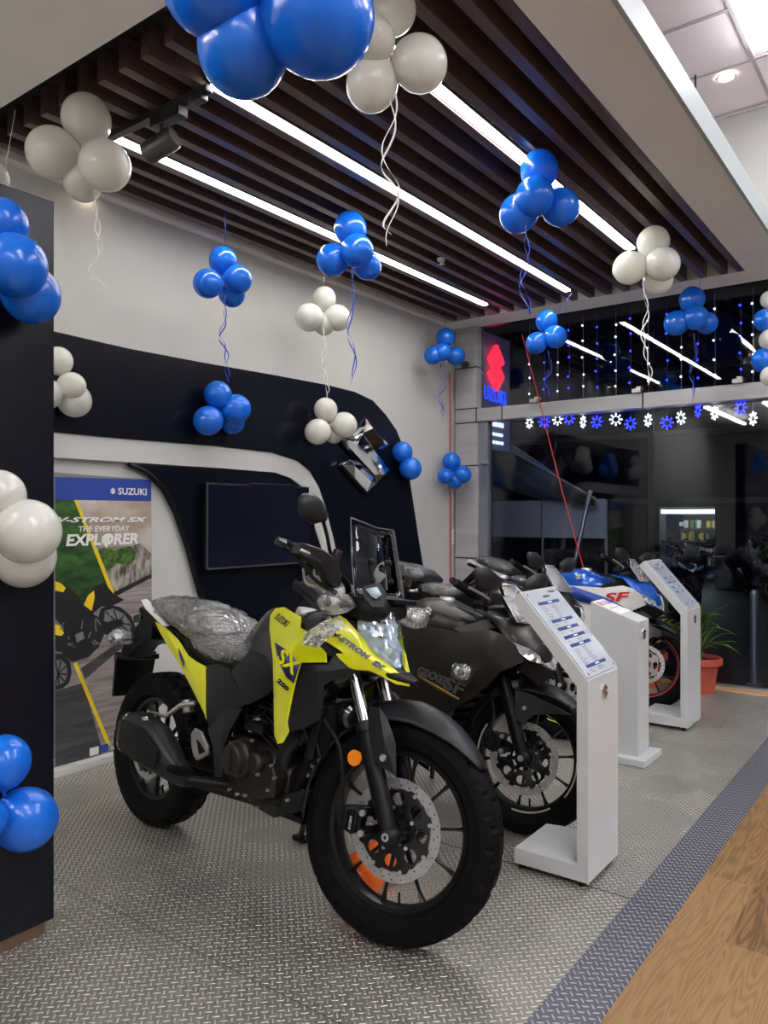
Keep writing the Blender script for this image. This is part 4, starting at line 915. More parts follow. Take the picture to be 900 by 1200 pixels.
def signal(root, c, d, up, film=True, X=I4, s=1.):
    """small turn signal on a stalk, still in its plastic bag"""
    c = Vector(c); d = Vector(d).normalized(); up = Vector(up).normalized(); f = d.cross(up).normalized()
    secs = []
    for t, w, h in ((-.035, .006, .006), (-.02, .008, .008), (0, .016, .014), (.03, .022, .018), (.055, .016, .012), (.066, .003, .003)):
        secs.append([c+d*t*s+f*cos(a)*w*s+up*sin(a)*h*s for a in [2*pi*k/14 for k in range(14)]])
    o = MB().loft(secs).xf(X).build('turn_signal', M_['charcoal'], root, smooth=50)
    secs = [[c+d*t*s+f*(cos(a)*w*s+.004)+up*sin(a)*h*s for a in [2*pi*k/14 for k in range(14)]] for t, w, h in ((-.01, .008, .008), (.01, .021, .016), (.03, .026, .021), (.05, .021, .016), (.064, .004, .004))]
    MB().loft(secs).xf(X).build('lens', M_['lens'], o, smooth=50)
    if film:
        rg = random.Random(int(c.x*1000)); secs = []
        for t, w in ((-.05, .012), (-.035, .02), (-.012, .03), (.02, .034), (.05, .033), (.07, .02), (.082, .008)):
            secs.append([c+d*t*s+f*(cos(a)*w*s*rg.uniform(.85, 1.2))+up*(sin(a)*w*.9*s*rg.uniform(.85, 1.2)) for a in [2*pi*k/12 for k in range(12)]])
        MB().loft(secs).xf(X).build('plastic_bag', M_['film'], o, smooth=20)
    return o

def caliper(root, c, X, mat=None):
    c = Vector(c); mb = MB()
    mb.loft([[c+Vector((a*k, y, b*k)) for a, b in ((-.040, -.028), (.005, -.042), (.034, -.026), (.038, .022), (.012, .044), (-.030, .036), (-.044, .004))] for y, k in ((-.028, .8), (-.022, 1.), (.012, 1.), (.018, .85))])
    for k in range(3): mb.box(c+Vector((-.012+.016*k, -.031, .0)), (.010, .008, .055))
    for dx, dz in ((.036, .028), (.038, -.030)): mb.cyl(c+Vector((dx, -.024, dz)), c+Vector((dx, .02, dz)), .015, seg=12)
    o = mb.xf(X).build('brake_caliper', mat or M_['black'], root, smooth=30, bevel=.003)
    each('bolt', [MB().cyl(c+Vector((dx, -.034, dz)), c+Vector((dx, -.020, dz)), .0095, seg=10).xf(X) for dx, dz in ((.040, .028), (.043, -.030))], M_['steel'], o)
    return o

def mirror_part(root, outline, stalk, X, mir, thick=.03, glass=True):
    """rear-view mirror: domed shell with a stalk"""
    P = [Vector(p) for p in outline]; c = sum(P, Vector())/len(P)
    n = (P[0]-c).cross(P[len(P)//4]-c).normalized()
    if n.x < 0: n = -n
    secs = []
    for k, h in ((.93, -.35), (1., -.2), (1., 0), (.93, .35), (.78, .62), (.5, .88), (.2, .98), (.02, 1.)): secs.append([c+(p-c)*k+n*h*thick for p in P])
    mb = MB().loft(secs)
    if mir: mb.mirror()
    o = mb.xf(X).build('mirror', M_['charcoal'], root, smooth=60)
    mb = MB().tube(spline(stalk, 5), .006, 10)
    if mir: mb.mirror()
    mb.xf(X).build('stalk', M_['black'], o)
    mb = MB().add([c+(p-c)*.9-n*.011 for p in P], [tuple(range(len(P)))])
    if mir: mb.mirror()
    mb.xf(X).build('mirror_glass', M_['chrome'], o, smooth=0, solid=.001)
    return o

def bars(root, X, path, rg, grip_len, name='handlebar', bal=True):
    """handlebar tube for both sides > rubber grips, switch boxes, levers"""
    P = spline(path, 6); full = [Vector((p.x, -p.y, p.z)) for p in P[::-1]]+P
    o = MB().tube(full, rg, 12).xf(X).build(name, M_['black'], root)
    for s in (1, -1):
        e = P[-1].copy(); d = (P[-2]-P[-1]).normalized(); q = [e, e+d*grip_len, e+d*(grip_len+.05)]
        f = lambda v: Vector((v.x, v.y*s, v.z))
        g = MB().tube([f(q[0]), f(q[0].lerp(q[1], .06)), f(q[0].lerp(q[1], .5)), f(q[1])], [.0155, .0175, .016, .0175], 16)
        g.xf(X).build('grip', M_['rubber'], o, smooth=50)
        MB().cyl(f(e-d*.028), f(e), .012, .0145, 14).xf(X).build('bar_end', M_['black_gloss'], o)
        c = q[2]; MB().box(f(c), (.05, .045, .055)).xf(X).build('switch_box', M_['black'], o, bevel=.008)
        a = c+Vector((.035, 0, -.005)); b = e+Vector((.075, .02*-1, -.02)) if False else e+Vector((.06, 0, -.015))
        MB().tube([f(v) for v in spline([a, a.lerp(b, .3)+Vector((.02, 0, 0)), b], 5)], .0055, 8).xf(X).build('lever', M_['alu'], o)
        MB().cyl(f(c+Vector((.02, 0, .01))), f(c+Vector((.03, .0, .05))), .016, seg=12).xf(X).build('reservoir', M_['black_gloss'], o, bevel=.002)
    return o

# ---------------------------------------------------------------- yellow adventure motorcycle
def adventure_bike():
    WB = 1.33
    R = thing('motorcycle', 'yellow and black adventure motorcycle with clear windscreen and plastic-wrapped seat', 'motorcycle', M=bike_matrix(-2.02, 1.955, -.106, .11), group='motorcycles on the checker plate')
    X = steer_matrix(WB, .27); K = M_
    # --- running gear
    wheel(R, 'front_wheel', (.650, 0, .327), .327, .105, .243, X, (.150, -.036), spokes=10, hubw=.13, tread=8)
    wheel(R, 'rear_wheel', (-.665, 0, .312), .312, .15, .216, I4, (.120, -.075), spokes=10, hubw=.16, tread=8)
    fork(R, X, (.418, 0, .86), (.664, 0, .318), .0195, .030, .095, .43)
    cal = caliper(R, (0.5339, -0.085, 0.338), X)
    lt = text_mesh('lettering', 'BYBRE', pm('caliper print', (.35, .35, .35), .5), cal, (0.5455, -0.124, 0.3139), (0.0007000000000000339, 0.0, 0.0368), (-1, 0, .1), .008, .038)
    lt.data.transform(X)
    MB().tube(spline([(0.4057, -0.1, 0.6539), (0.3809, -0.11, 0.6378), (0.3946, -0.115, 0.6081), (0.4453, -0.118, 0.5617), (0.4705, -0.12, 0.5236), (0.4898, -0.12, 0.4584), (0.5031, -0.11, 0.3623)], 6), .0062, 8).xf(X).build('brake_hose', K['black'], R)
    o = MB().lathe([(0, 0), (.021, 0), (.0235, -.004), (.0235, -.012), (0, -.012)], (0.5288, -0.122, 0.5192), (0, 1, 0), 24).xf(X).build('reflector', K['amber'], R)
    MB().box((0.5357, -0.105, 0.5236), (.05, .02, .02)).xf(X).build('bracket', K['black'], o, bevel=.003)
    # front fender swept over the tyre
    def sweep(a0, a1, n, prof, c=(.650, .327)):
        mb = MB(); rows = []
        for i in range(n+1):
            t = i/n; a = radians(a0+(a1-a0)*t); rr, hw, dr = prof(t)
            rows.append([Vector((c[0]+(rr-dr*abs(s)**2.2)*cos(a), hw*s, c[1]+(rr-dr*abs(s)**2.2)*sin(a))) for s in (-1, -.92, -.6, -.25, 0, .25, .6, .92, 1)])
        return mb.loft(rows, closed=False, caps=False)
    f = sweep(42, 112, 16, lambda t: (.340+.045*min(1, t*1.6), .02+.062*min(1, (t*2.6+.05))**.7, .010+.055*min(1, t*1.7))).xf(X).build('front_fender', K['charcoal'], R, smooth=50, solid=.004)
    sweep(104, 186, 14, lambda t: (.366-.018*t, .072-.006*t, .035)).xf(X).build('rear_flap', K['charcoal'], f, smooth=50, solid=.004)
    for m in (False, True):
        facet(f, 'fork_guard', [(0.5486, -0.118, 0.6761), (0.5852, -0.125, 0.6802), (0.6181, -0.128, 0.6526), (0.6403, -0.125, 0.6148), (0.6554, -0.118, 0.5799), (0.6703, -0.118, 0.4924), (0.5962, -0.128, 0.5186), (0.5595, -0.12, 0.6085), (0.6268, -0.145, 0.5904)], [(0, 1, 8, 7), (1, 2, 8), (2, 3, 8), (3, 4, 8), (4, 5, 8), (5, 6, 8), (6, 7, 8)], K['charcoal'], m, .005, .0015, X, 20)
    MB().lathe([(0, -.006), (.009, -.006), (.011, 0), (.011, .004), (0, .004)], (0.6303, -0.142, 0.5382), (0, 1, 0), 14).xf(X).build('bolt', K['steel'], f)
    # triple clamps, steering head
    mb = MB()
    for z, x in ((.80, .445), (.93, .39)): mb.box((x, 0, z), (.06, .25, .03)).box((x-.03, 0, z), (.07, .10, .028))
    mb.xf(X).build('triple_clamp', K['black'], R, bevel=.008)
    # --- frame and core
    fr = MB()
    for s in (-1, 1):
        fr.tube(spline([(.36, s*.04, .86), (.2, s*.12, .74), (.0, s*.12, .62), (-.12, s*.11, .42), (-.10, s*.10, .30)], 6), .020, 10)
        fr.tube(spline([(.36, s*.03, .82), (.34, s*.07, .62), (.29, s*.08, .40), (.22, s*.08, .30)], 6), .018, 10)
        fr.tube(spline([(.02, s*.11, .70), (-.25, s*.10, .74), (-.6, s*.09, .83), (-.82, s*.07, .87)], 6), .014, 10)
        fr.tube([(-.10, s*.11, .46), (-.42, s*.10, .78)], .012, 10)
    fr.build('frame', K['black'], R)
    mb = MB().loft([sell(0, x, z, hy, hz) for x, z, hy, hz in ((-.02, .70, .06, .06), (.06, .73, .105, .12), (.16, .77, .125, .17), (.28, .79, .13, .18), (.38, .81, .12, .15), (.47, .84, .09, .10), (.52, .85, .05, .05))])
    tk = mb.build('fuel_tank', K['black_gloss'], R, smooth=60)
    MB().lathe([(0, .012), (.035, .012), (.04, 0), (.04, -.02), (0, -.02)], (.16, 0, .945), (.15, 0, 1), 24).build('filler_cap', K['steel'], tk)
    mb = MB().loft([sell(0, x, z, hy, hz) for x, z, hy, hz in ((-.90, .865, .04, .02), (-.80, .855, .07, .04), (-.6, .82, .09, .06), (-.4, .77, .11, .07), (-.25, .72, .12, .08), (-.05, .69, .11, .10), (.1, .66, .1, .1))])
    mb.build('tail_core', K['black'], R, smooth=60)
    # --- seat in its wrapping
    s1 = [(-.765, .895, .05, .012), (-.72, .893, .085, .030), (-.62, .893, .115, .042), (-.5, .878, .128, .055), (-.38, .855, .135, .062), (-.27, .836, .13, .05), (-.215, .822, .12, .03), (-.20, .815, .11, .02)]
    s2 = [(-.36, .795, .11, .02), (-.31, .795, .132, .042), (-.2, .772, .138, .052), (-.08, .760, .125, .048), (.0, .785, .10, .045), (.05, .825, .08, .035), (.075, .845, .06, .02)]
    st = MB().loft([sell(0, *q) for q in s1]).build('seat', pm('seat vinyl', (.045, .046, .05), .45, bump=.2, bscale=140), R, smooth=60)
    MB().loft([sell(0, *q) for q in s2]).build('rider_cushion', st.data.materials[0], st, smooth=60)
    def bagged(secs, name, par, n=44, amp=.10, seed=1):
        from mathutils import noise
        out = []
        for i in range(len(secs)-1):
            for k in range(9):
                t = k/9; q = [secs[i][j]*(1-t)+secs[i+1][j]*t for j in range(4)]; lp = sell(0, q[0], q[1], q[2]*1.03+.003, q[3]*1.03+.003, n)
                c = Vector((q[0], 0, q[1])); r = []
                for p in lp:
                    s = Vector((p.x*14, p.y*26, p.z*26+seed*7)); w = s+noise.noise_vector(s*.5)*1.3
                    h = (1-abs(noise.noise(w)))**3*.016+(1-abs(noise.noise(w*2.3)))**4*.006
                    r.append(p+(p-c).normalized()*(h-.004))
                out.append(r)
        return MB().loft(out).build(name, K['film'], par, smooth=40)
    def bagged_old(secs, name, par, n=22, amp=.10, seed=1):
        rg = random.Random(seed); out = []
        for i in range(len(secs)-1):
            for k in range(4):
                t = k/4; q = [secs[i][j]*(1-t)+secs[i+1][j]*t for j in range(4)]; lp = sell(0, q[0], q[1], q[2]*1.05+.004, q[3]*1.06+.005, n)
                c = Vector((q[0], 0, q[1])); out.append([c+(p-c)*(1+rg.uniform(-.3, 1)*amp*.6)+Vector((rg.uniform(-1, 1)*.006, 0, 0)) for p in lp])
        return MB().loft(out).build(name, K['film'], par, smooth=50)
    bagged(s1, 'plastic_wrap', st, seed=2); bagged(s2, 'plastic_wrap', st, seed=3)
    # --- painted panels
    for m in (False, True):
        tp = facet(R, 'tail_panel', [(-0.6854, -0.09, 0.8447), (-0.5621, -0.105, 0.82), (-0.446, -0.12, 0.7847), (-0.3475, -0.13, 0.7319), (-0.2748, -0.14, 0.7188), (-0.2179, -0.15, 0.7149), (-0.1919, -0.155, 0.7115), (-0.1586, -0.155, 0.5212), (-0.186, -0.15, 0.545), (-0.2818, -0.145, 0.6164), (-0.3796, -0.135, 0.6782), (-0.4981, -0.12, 0.7415), (-0.6203, -0.1, 0.7998), (-0.4971, -0.128, 0.7887), (-0.3345, -0.148, 0.7025), (-0.2134, -0.162, 0.6362)],
              [(0, 1, 13, 12), (1, 2, 3, 14, 13), (3, 4, 5, 15, 14), (5, 6, 7, 15), (7, 8, 9, 15), (9, 10, 14, 15), (10, 11, 13, 14), (11, 12, 13)], K['yellow'], m)
        facet(tp, 'decal', [(-0.4156, -0.1376, 0.7578), (-0.3406, -0.1513, 0.7108), (-0.3267, -0.1621, 0.6888), (-0.379, -0.151, 0.724)], [(0, 1, 2, 3)], K['decal_navy'], m, .001, 0)
        facet(R, 'side_cover', [(-0.2129, -0.15, 0.7121), (-0.1199, -0.155, 0.7329), (-0.0477, -0.162, 0.7256), (-0.0173, -0.168, 0.7067), (0.0926, -0.178, 0.6263), (-0.0942, -0.165, 0.5184), (-0.1282, -0.16, 0.5051), (-0.1591, -0.156, 0.5246), (-0.0708, -0.18, 0.6415)],
              [(0, 1, 8), (1, 2, 3, 8), (3, 4, 8), (4, 5, 8), (5, 6, 7, 8), (7, 0, 8)], K['grey_black'], m)
        facet(R, 'knee_panel', [(-0.023, -0.165, 0.7182), (0.0572, -0.16, 0.8022), (0.1457, -0.162, 0.7925), (0.206, -0.168, 0.753), (0.2232, -0.172, 0.6973), (0.1784, -0.172, 0.6633), (0.1048, -0.182, 0.623), (-0.01, -0.17, 0.7037), (0.1336, -0.185, 0.7202)],
              [(0, 1, 8), (1, 2, 8), (2, 3, 8), (3, 4, 8), (4, 5, 8), (5, 6, 8), (6, 7, 8), (7, 0, 8)], K['grey_black'], m)
        facet(R, 'tank_cover', [(-0.07, -0.09, 0.8145), (-0.0219, -0.09, 0.8683), (0.0684, -0.1, 0.9396), (0.1355, -0.12, 0.9594), (0.152, -0.14, 0.9215), (0.1973, -0.163, 0.791), (0.2078, -0.167, 0.7493), (0.1457, -0.162, 0.7925), (0.0596, -0.162, 0.8041), (0.0976, -0.145, 0.8472)],
              [(0, 1, 9, 8), (1, 2, 9), (2, 3, 4, 9), (4, 5, 9), (5, 6, 7, 9), (7, 8, 9)], K['black_gloss'], m)
        sh = facet(R, 'tank_shroud', [(0.1431, -0.13, 0.9546), (0.1874, -0.13, 0.962), (0.3061, -0.155, 0.9381), (0.3202, -0.168, 0.9054), (0.3557, -0.17, 0.8967), (0.4091, -0.17, 0.8634), (0.446, -0.165, 0.8391), (0.4538, -0.165, 0.8095), (0.3575, -0.185, 0.7978), (0.3485, -0.19, 0.7549), (0.3352, -0.195, 0.6667), (0.3257, -0.195, 0.6056), (0.3374, -0.195, 0.5781), (0.3077, -0.19, 0.5378), (0.2806, -0.188, 0.5286), (0.2562, -0.185, 0.5507), (0.2215, -0.175, 0.7011), (0.1936, -0.165, 0.7906), (0.1433, -0.15, 0.8883), (0.1295, -0.14, 0.9276), (0.275, -0.185, 0.8979), (0.2763, -0.2, 0.7332)],
              [(19, 0, 1, 20, 18), (1, 2, 3, 20), (3, 4, 5, 6, 20), (20, 6, 7, 8), (18, 20, 21, 17), (17, 21, 16), (20, 8, 9, 10, 21), (21, 10, 11, 12, 13, 14), (21, 14, 15, 16)], K['yellow'], m)
        if not m: SH = sh
        facet(R, 'radiator_shroud', [(0.3468, -0.175, 0.7932), (0.4437, -0.155, 0.805), (0.455, -0.132, 0.8354), (0.4672, -0.13, 0.8238), (0.5211, -0.135, 0.8015), (0.5317, -0.12, 0.796), (0.5261, -0.12, 0.7708), (0.4613, -0.13, 0.7622), (0.4283, -0.145, 0.7345), (0.4242, -0.14, 0.6775), (0.4194, -0.14, 0.625), (0.3622, -0.17, 0.5878), (0.3205, -0.182, 0.5737), (0.3235, -0.19, 0.6048), (0.3318, -0.19, 0.6659), (0.4177, -0.172, 0.7726)],
              [(0, 1, 15), (1, 2, 3, 4, 15), (4, 5, 6, 7, 15), (7, 8, 15), (8, 9, 10, 15), (10, 11, 12, 13, 15), (13, 14, 0, 15)], K['grey_black'], m, .005)
        facet(R, 'inner_shroud', [(0.3061, -0.155, 0.9381), (0.3551, -0.145, 0.9364), (0.4222, -0.135, 0.9215), (0.4525, -0.115, 0.8556), (0.4784, -0.12, 0.8379), (0.4438, -0.145, 0.8254), (0.3982, -0.155, 0.856), (0.3451, -0.16, 0.8926)], [(0, 1, 2, 7), (2, 3, 6, 7), (3, 4, 5, 6)], K['grey_black'], m, .004)
        bk = facet(R, 'beak_panel', [(0.36, -0.17, 0.899), (0.4182, -0.165, 0.9269), (0.4563, -0.13, 0.9576), (0.4772, -0.12, 0.9477), (0.4958, -0.088, 0.9138), (0.5505, -0.046, 0.8421), (0.5957, -0.026, 0.8147), (0.6643, -0.01, 0.771), (0.667, -0.01, 0.7593), (0.63, -0.032, 0.7613), (0.5915, -0.062, 0.7833), (0.5546, -0.08, 0.7953), (0.5212, -0.105, 0.7947), (0.5112, -0.125, 0.801), (0.4772, -0.14, 0.8264), (0.4681, -0.145, 0.839), (0.4961, -0.138, 0.8433), (0.471, -0.15, 0.8582), (0.4457, -0.16, 0.8703), (0.3998, -0.168, 0.8862), (0.445, -0.155, 0.9057), (0.5465, -0.098, 0.8415), (0.6047, -0.052, 0.7993)],
              [(0, 1, 2, 20, 19), (2, 3, 4, 21, 20), (4, 5, 6, 22, 21), (6, 7, 22), (22, 7, 8, 9, 10), (18, 19, 20), (17, 18, 20, 21, 16), (16, 21, 12, 13, 14, 15), (21, 22, 10, 11, 12)], K['yellow'], m)
        if not m: BKR = bk
        # rear grab rail
        facet(R, 'grab_rail', [(-0.7781, -0.1, 0.9149), (-0.7413, -0.1, 0.9227), (-0.6385, -0.115, 0.8857), (-0.5119, -0.13, 0.8324), (-0.546, -0.13, 0.8272), (-0.7121, -0.115, 0.8826)], [(0, 1, 2, 5), (5, 2, 3, 4)], M_['white_plastic'], m, .018, .004)
        facet(R, 'frame_guard', [(-0.1279, -0.17, 0.5018), (-0.0334, -0.175, 0.5827), (0.0656, -0.175, 0.6033), (0.0166, -0.18, 0.5251), (-0.0057, -0.18, 0.4643), (-0.0126, -0.175, 0.3557), (-0.0599, -0.17, 0.3444), (-0.0834, -0.175, 0.4484), (-0.0131, -0.192, 0.5127)],
              [(0, 1, 8), (1, 2, 3, 8), (3, 4, 8), (4, 5, 6, 7, 8), (7, 0, 8)], K['charcoal'], m)
        facet(R, 'skid_plate', [(0.1225, -0.13, 0.3191), (0.2824, -0.13, 0.3646), (0.348, -0.11, 0.3894), (0.3025, -0.09, 0.3066), (0.1907, -0.1, 0.2592), (0.0902, -0.12, 0.2809), (-0.1904, -0.13, 0.2662), (-0.1936, -0.13, 0.2859), (0.243, -0.14, 0.3181)], [(0, 1, 8), (1, 2, 3, 8), (3, 4, 8), (4, 5, 8), (5, 0, 8), (5, 6, 7, 0)], K['black'], m, .006)
        facet(R, 'foot_bracket', [(-0.2169, -0.175, 0.4689), (-0.1964, -0.175, 0.4923), (-0.1477, -0.18, 0.4865), (-0.1016, -0.18, 0.4453), (-0.0985, -0.178, 0.4168), (-0.1632, -0.178, 0.3809), (-0.185, -0.178, 0.3949), (-0.2093, -0.176, 0.4321)], [(0, 1, 2, 3, 4, 5, 6, 7)], K['alu'], m, .012, .004)
    # openings of the brackets, gripping parts
    facet(R, 'bracket_cutout', [(-0.1713, -0.184, 0.4572), (-0.1413, -0.187, 0.4466), (-0.1116, -0.187, 0.4259), (-0.1454, -0.186, 0.4081)], [(0, 1, 2, 3)], K['black'], False, .002, 0)
    MB().box2((.0, -.1, .272), (.33, .1, .29)).build('skid_floor', K['black'], R, smooth=0)
    facet(R, 'skid_nose', [(0.2234, -0.085, 0.2784), (0.3137, -0.1, 0.3792), (0.3374, -0.1, 0.3848), (0.2971, -0.08, 0.3036)] + [(p[0]+.006, .08, p[2]) for p in [(0.2971, -0.08, 0.3036), (0.3374, -0.1, 0.3848)]], [(0, 1, 2, 3), (3, 2, 5, 4)], K['alu'], False, .004)
    facet(R, 'pipe_bracket', [(0.361, -0.1, 0.4967), (0.3909, -0.1, 0.5), (0.3504, -0.09, 0.4217), (0.3197, -0.09, 0.4199)], [(0, 1, 2, 3)], K['alu'], False, .006)
    mb = MB()
    for q in [(0.3707, -0.105, 0.4799), (0.3484, -0.098, 0.4476)]: mb.cyl(q, (q[0], q[1]-.004, q[2]), .011, seg=14)
    mb.build('bracket_hole', K['black'], R)
    # plain nose wedge under the headlight
    a = [(0.5505, -0.046, 0.8421), (0.5957, -0.026, 0.8147), (0.6643, -0.01, 0.771), (0.6659, -0.006, 0.7589)]; b = [(p[0], -p[1], p[2]) for p in a]
    cn = [(0.5623, 0.0, 0.8335), (0.6301, 0.0, 0.7949), (0.6937, -0.0, 0.7587), (0.6403, 0.0, 0.77)]
    nz = MB().add(list(a)+list(b)+list(cn), [(0, 1, 9, 8), (1, 2, 10, 9), (2, 3, 10), (4, 8, 9, 5), (5, 9, 10, 6), (6, 10, 7), (3, 11, 10), (7, 10, 11)])
    nw = nz.build('nose_wedge', K['charcoal'], R, smooth=20, solid=.004, bevel=.001)
    MB().loft([sell(0, x, z, hy, hz, e=3) for x, z, hy, hz in ((.30, .86, .13, .07), (.40, .85, .12, .07), (.50, .825, .10, .045), (.56, .80, .075, .022), (.62, .785, .05, .014), (.685, .772, .014, .006))]).build('nacelle', K['black'], R, smooth=50)
    # --- headlight
    rows = []
    for z, hw, xc in ((.985, .045, .562), (.965, .076, .574), (.935, .084, .588), (.90, .082, .600), (.865, .070, .610), (.83, .048, .618), (.800, .020, .622)):
        rows.append([Vector((xc-.075*(s*hw/.08)**2*1.1, hw*s, z)) for s in (-1, -.75, -.4, 0, .4, .75, 1)])
    hl = MB().loft([[p+Vector((-.045, -p.y*.05, 0)) for p in r]+[p+Vector((-.09, 0, 0)) for p in r[::-1]] for r in rows]).build('headlight', K['black'], R, smooth=50)
    MB().loft(rows, closed=False, caps=False).build('lens', glass_mat('headlight cover', (.85, .92, .98), ior=1.5, rough=.02, floor=.06), hl, smooth=60)
    mb = MB()
    for r in rows[:-1]: pass
    refl = [[p+Vector((-.008-.010*((i+j) % 2), -p.y*.04, 0)) for j, p in enumerate(r)] for i, r in enumerate(rows)]
    MB().loft(refl, closed=False, caps=False).build('reflector', K['lens'], hl, smooth=0)
    mb = MB()
    for z, w in ((.945, .05), (.90, .052), (.865, .04)): mb.box((.556 if z > .9 else .566, 0, z), (.02, w*2, .007))
    mb.box((.562, 0, .91), (.02, .008, .11)).build('divider', K['chrome'], hl, smooth=0, bevel=.002)
    # --- cockpit
    cw = MB().loft([sell(0, x, z, hy, hz, e=3.4) for x, z, hy, hz in ((.34, .98, .07, .03), (.40, .985, .10, .045), (.47, .99, .115, .05), (.53, .985, .10, .045), (.565, .978, .07, .022))]).build('cockpit_cowl', K['black'], R, smooth=50)
    facet(cw, 'cowl_cheek', [(0.5177, -0.1, 1.0527), (0.5523, -0.06, 1.0715), (0.5793, -0.05, 1.0348), (0.5805, -0.06, 0.9931), (0.5559, -0.09, 0.9904), (0.5328, -0.105, 1.0178)], [(0, 1, 2, 3, 4, 5)], K['grey_black'], False, .008)
    facet(cw, 'display', [(0.54, -0.108, 1.0478), (0.5672, -0.085, 1.0564), (0.5805, -0.075, 1.034), (0.5714, -0.088, 1.0188), (0.5599, -0.098, 1.0247)], [(0, 1, 2, 3, 4)], pm('painted display reflection', (.35, .5, .52), .05, coat=1.), False, .003, 0)  # pale blue-green colour paints the reflection on the display
    wr = []
    for i in range(9):
        t = i/8; z = 1.02+.235*t; hw = .118+.004*sin(t*pi)-.012*t; x = .528-.062*t
        wr.append([Vector((x-.30*(hw*s)**2*5, hw*s, z+(.012*(abs(s)-.5)*t if t > .8 else 0)-.01*t*s)) for s in [k/6-1 for k in range(13)]])
    ws = MB().loft(wr, closed=False, caps=False).build('windscreen', K['screen'], R, smooth=60, solid=.002)
    mb = MB()
    for r in (wr[-1],): mb.tube(r, .0015, 6)
    for k in (0, -1): mb.tube([r[k] for r in wr], .0015, 6)
    mb.build('edge', pm('polished edge', (.14, .145, .15), .2), ws)
    mb = MB()
    for y in (-.035, .05):
        mb.tube([(.50, y, 1.0), (.50, y-.004, 1.07), (.488, y-.008, 1.135)], .009, 10).sphere((.493, y-.008, 1.135), .012, 10, 6).sphere((.503, y-.003, 1.075), .011, 10, 6)
    mb.build('bracket', K['black'], ws)
    MB().box((.545, .045, 1.012), (.07, .11, .016)).build('ledge', K['black'], ws, bevel=.004)
    bars(R, X, [(.385, 0, 1.0), (.40, -.09, 1.005), (.42, -.17, 1.05), (.385, -.29, 1.092), (.335, -.405, 1.118)], .011, .12)
    # hand guards
    for m in (False,):
        P = [Vector(p) for p in [(0.356, -0.4, 1.1222), (0.3862, -0.39, 1.1277), (0.4079, -0.37, 1.1242), (0.4301, -0.35, 1.1191), (0.4486, -0.31, 1.1045), (0.4515, -0.27, 1.0855), (0.4543, -0.245, 1.0514), (0.4455, -0.235, 1.0213), (0.4284, -0.25, 1.0129), (0.4171, -0.28, 1.0251), (0.4098, -0.31, 1.0549), (0.4085, -0.34, 1.073), (0.385, -0.375, 1.0825), (0.357, -0.4, 1.0933)]]
        c = sum(P, Vector())/len(P); n = Vector((.8, -.55, .15)).normalized()
        mb = MB().loft([[c+(p-c)*k+n*h for p in P] for k, h in ((.97, -.012), (1., 0), (.95, .012), (.75, .026), (.4, .034), (.03, .036))])
        if m: mb.mirror()
        hg = mb.xf(X).build('hand_guard', K['charcoal'], R, smooth=50)
        mb = MB().tube(spline([(0.3404, -0.41, 1.1134), (0.3893, -0.36, 1.0623), (0.4085, -0.31, 1.0256), (0.4379, -0.24, 1.0033)], 5), .007, 8)
        if m: mb.mirror()
        mb.xf(X).build('stay', K['black'], hg)
        o2 = [(0.39, -0.4379, 1.2541), (0.39, -0.4229, 1.272), (0.39, -0.3795, 1.2839), (0.39, -0.3329, 1.2718), (0.39, -0.2893, 1.237), (0.39, -0.2886, 1.2159), (0.39, -0.3525, 1.1926), (0.39, -0.407, 1.2007), (0.39, -0.4331, 1.2206)]
        if not m: mirror_part(R, o2, [(0.4, -0.3139, 1.2106), (0.4, -0.2804, 1.1728), (0.4, -0.2459, 1.1252), (0.415, -0.2, 1.06)], X, m, .028)
    MB().tube(spline([(0.387, -0.36, 1.0564), (0.381, -0.33, 1.0202), (0.3943, -0.3, 1.0113), (0.4162, -0.24, 1.0074), (0.4213, -0.2, 0.9985)], 6), .005, 8).tube(spline([(0.4118, -0.34, 1.0559), (0.4051, -0.31, 1.0253), (0.4139, -0.27, 1.0087), (0.4243, -0.2, 1.0018)], 6), .004, 8).xf(X).build('control_cable', K['alu'], R)
    signal(R, (0.4971, -0.17, 0.9968), (0, -1, .05), (0, 0, 1), s=1.1)
    signal(R, (0.5225, 0.14, 0.9612), (0, 1, .0), (0, 0, 1), s=1.1)
    MB().add([(0.4079, -0.225, 0.899), (0.4546, -0.2, 0.9359), (0.4928, -0.17, 0.9601), (0.5198, -0.16, 0.9277), (0.5089, -0.215, 0.8978), (0.4947, -0.245, 0.8623), (0.4228, -0.25, 0.8629)], [(0, 1, 2, 3, 4), (0, 4, 5, 6)]).build('loose_film', K['film'], R, smooth=0, solid=.0006)
    # --- engine
    en = MB().loft([sell(0, x, z, hy, hz, e=4) for x, z, hy, hz in ((-.10, .38, .10, .06), (-.06, .39, .14, .10), (.08, .39, .15, .12), (.20, .38, .14, .10), (.25, .37, .10, .07))]).build('engine', K['engine'], R, smooth=40)
    c1 = (0.0722, -0.17, 0.4376); c2 = (0.1617, -0.16, 0.4424); c3 = (0.1427, -0.16, 0.3598)
    MB().lathe([(0, -.045), (.045, -.045), (.052, -.040), (.055, -.02), (.064, -.012), (.066, .03), (0, .03)], c1, (0, 1, 0), 36).box((c1[0], c1[1]-.046, c1[2]), (.012, .006, .075)).build('clutch_cover', K['engine'], en, smooth=35)
    MB().lathe([(0, -.03), (.026, -.03), (.034, -.02), (.036, .03), (0, .03)], c2, (0, 1, 0), 28).build('water_pump', K['engine'], en, smooth=35)
    MB().prism([(0.0518, -0.175, 0.3866), (0.2261, -0.165, 0.4529), (0.2495, -0.16, 0.4063), (0.2371, -0.155, 0.3409), (0.1548, -0.155, 0.3158), (0.0549, -0.16, 0.3167)], (0, .06, 0)).build('crankcase_cover', K['engine'], en, smooth=30, bevel=.008)
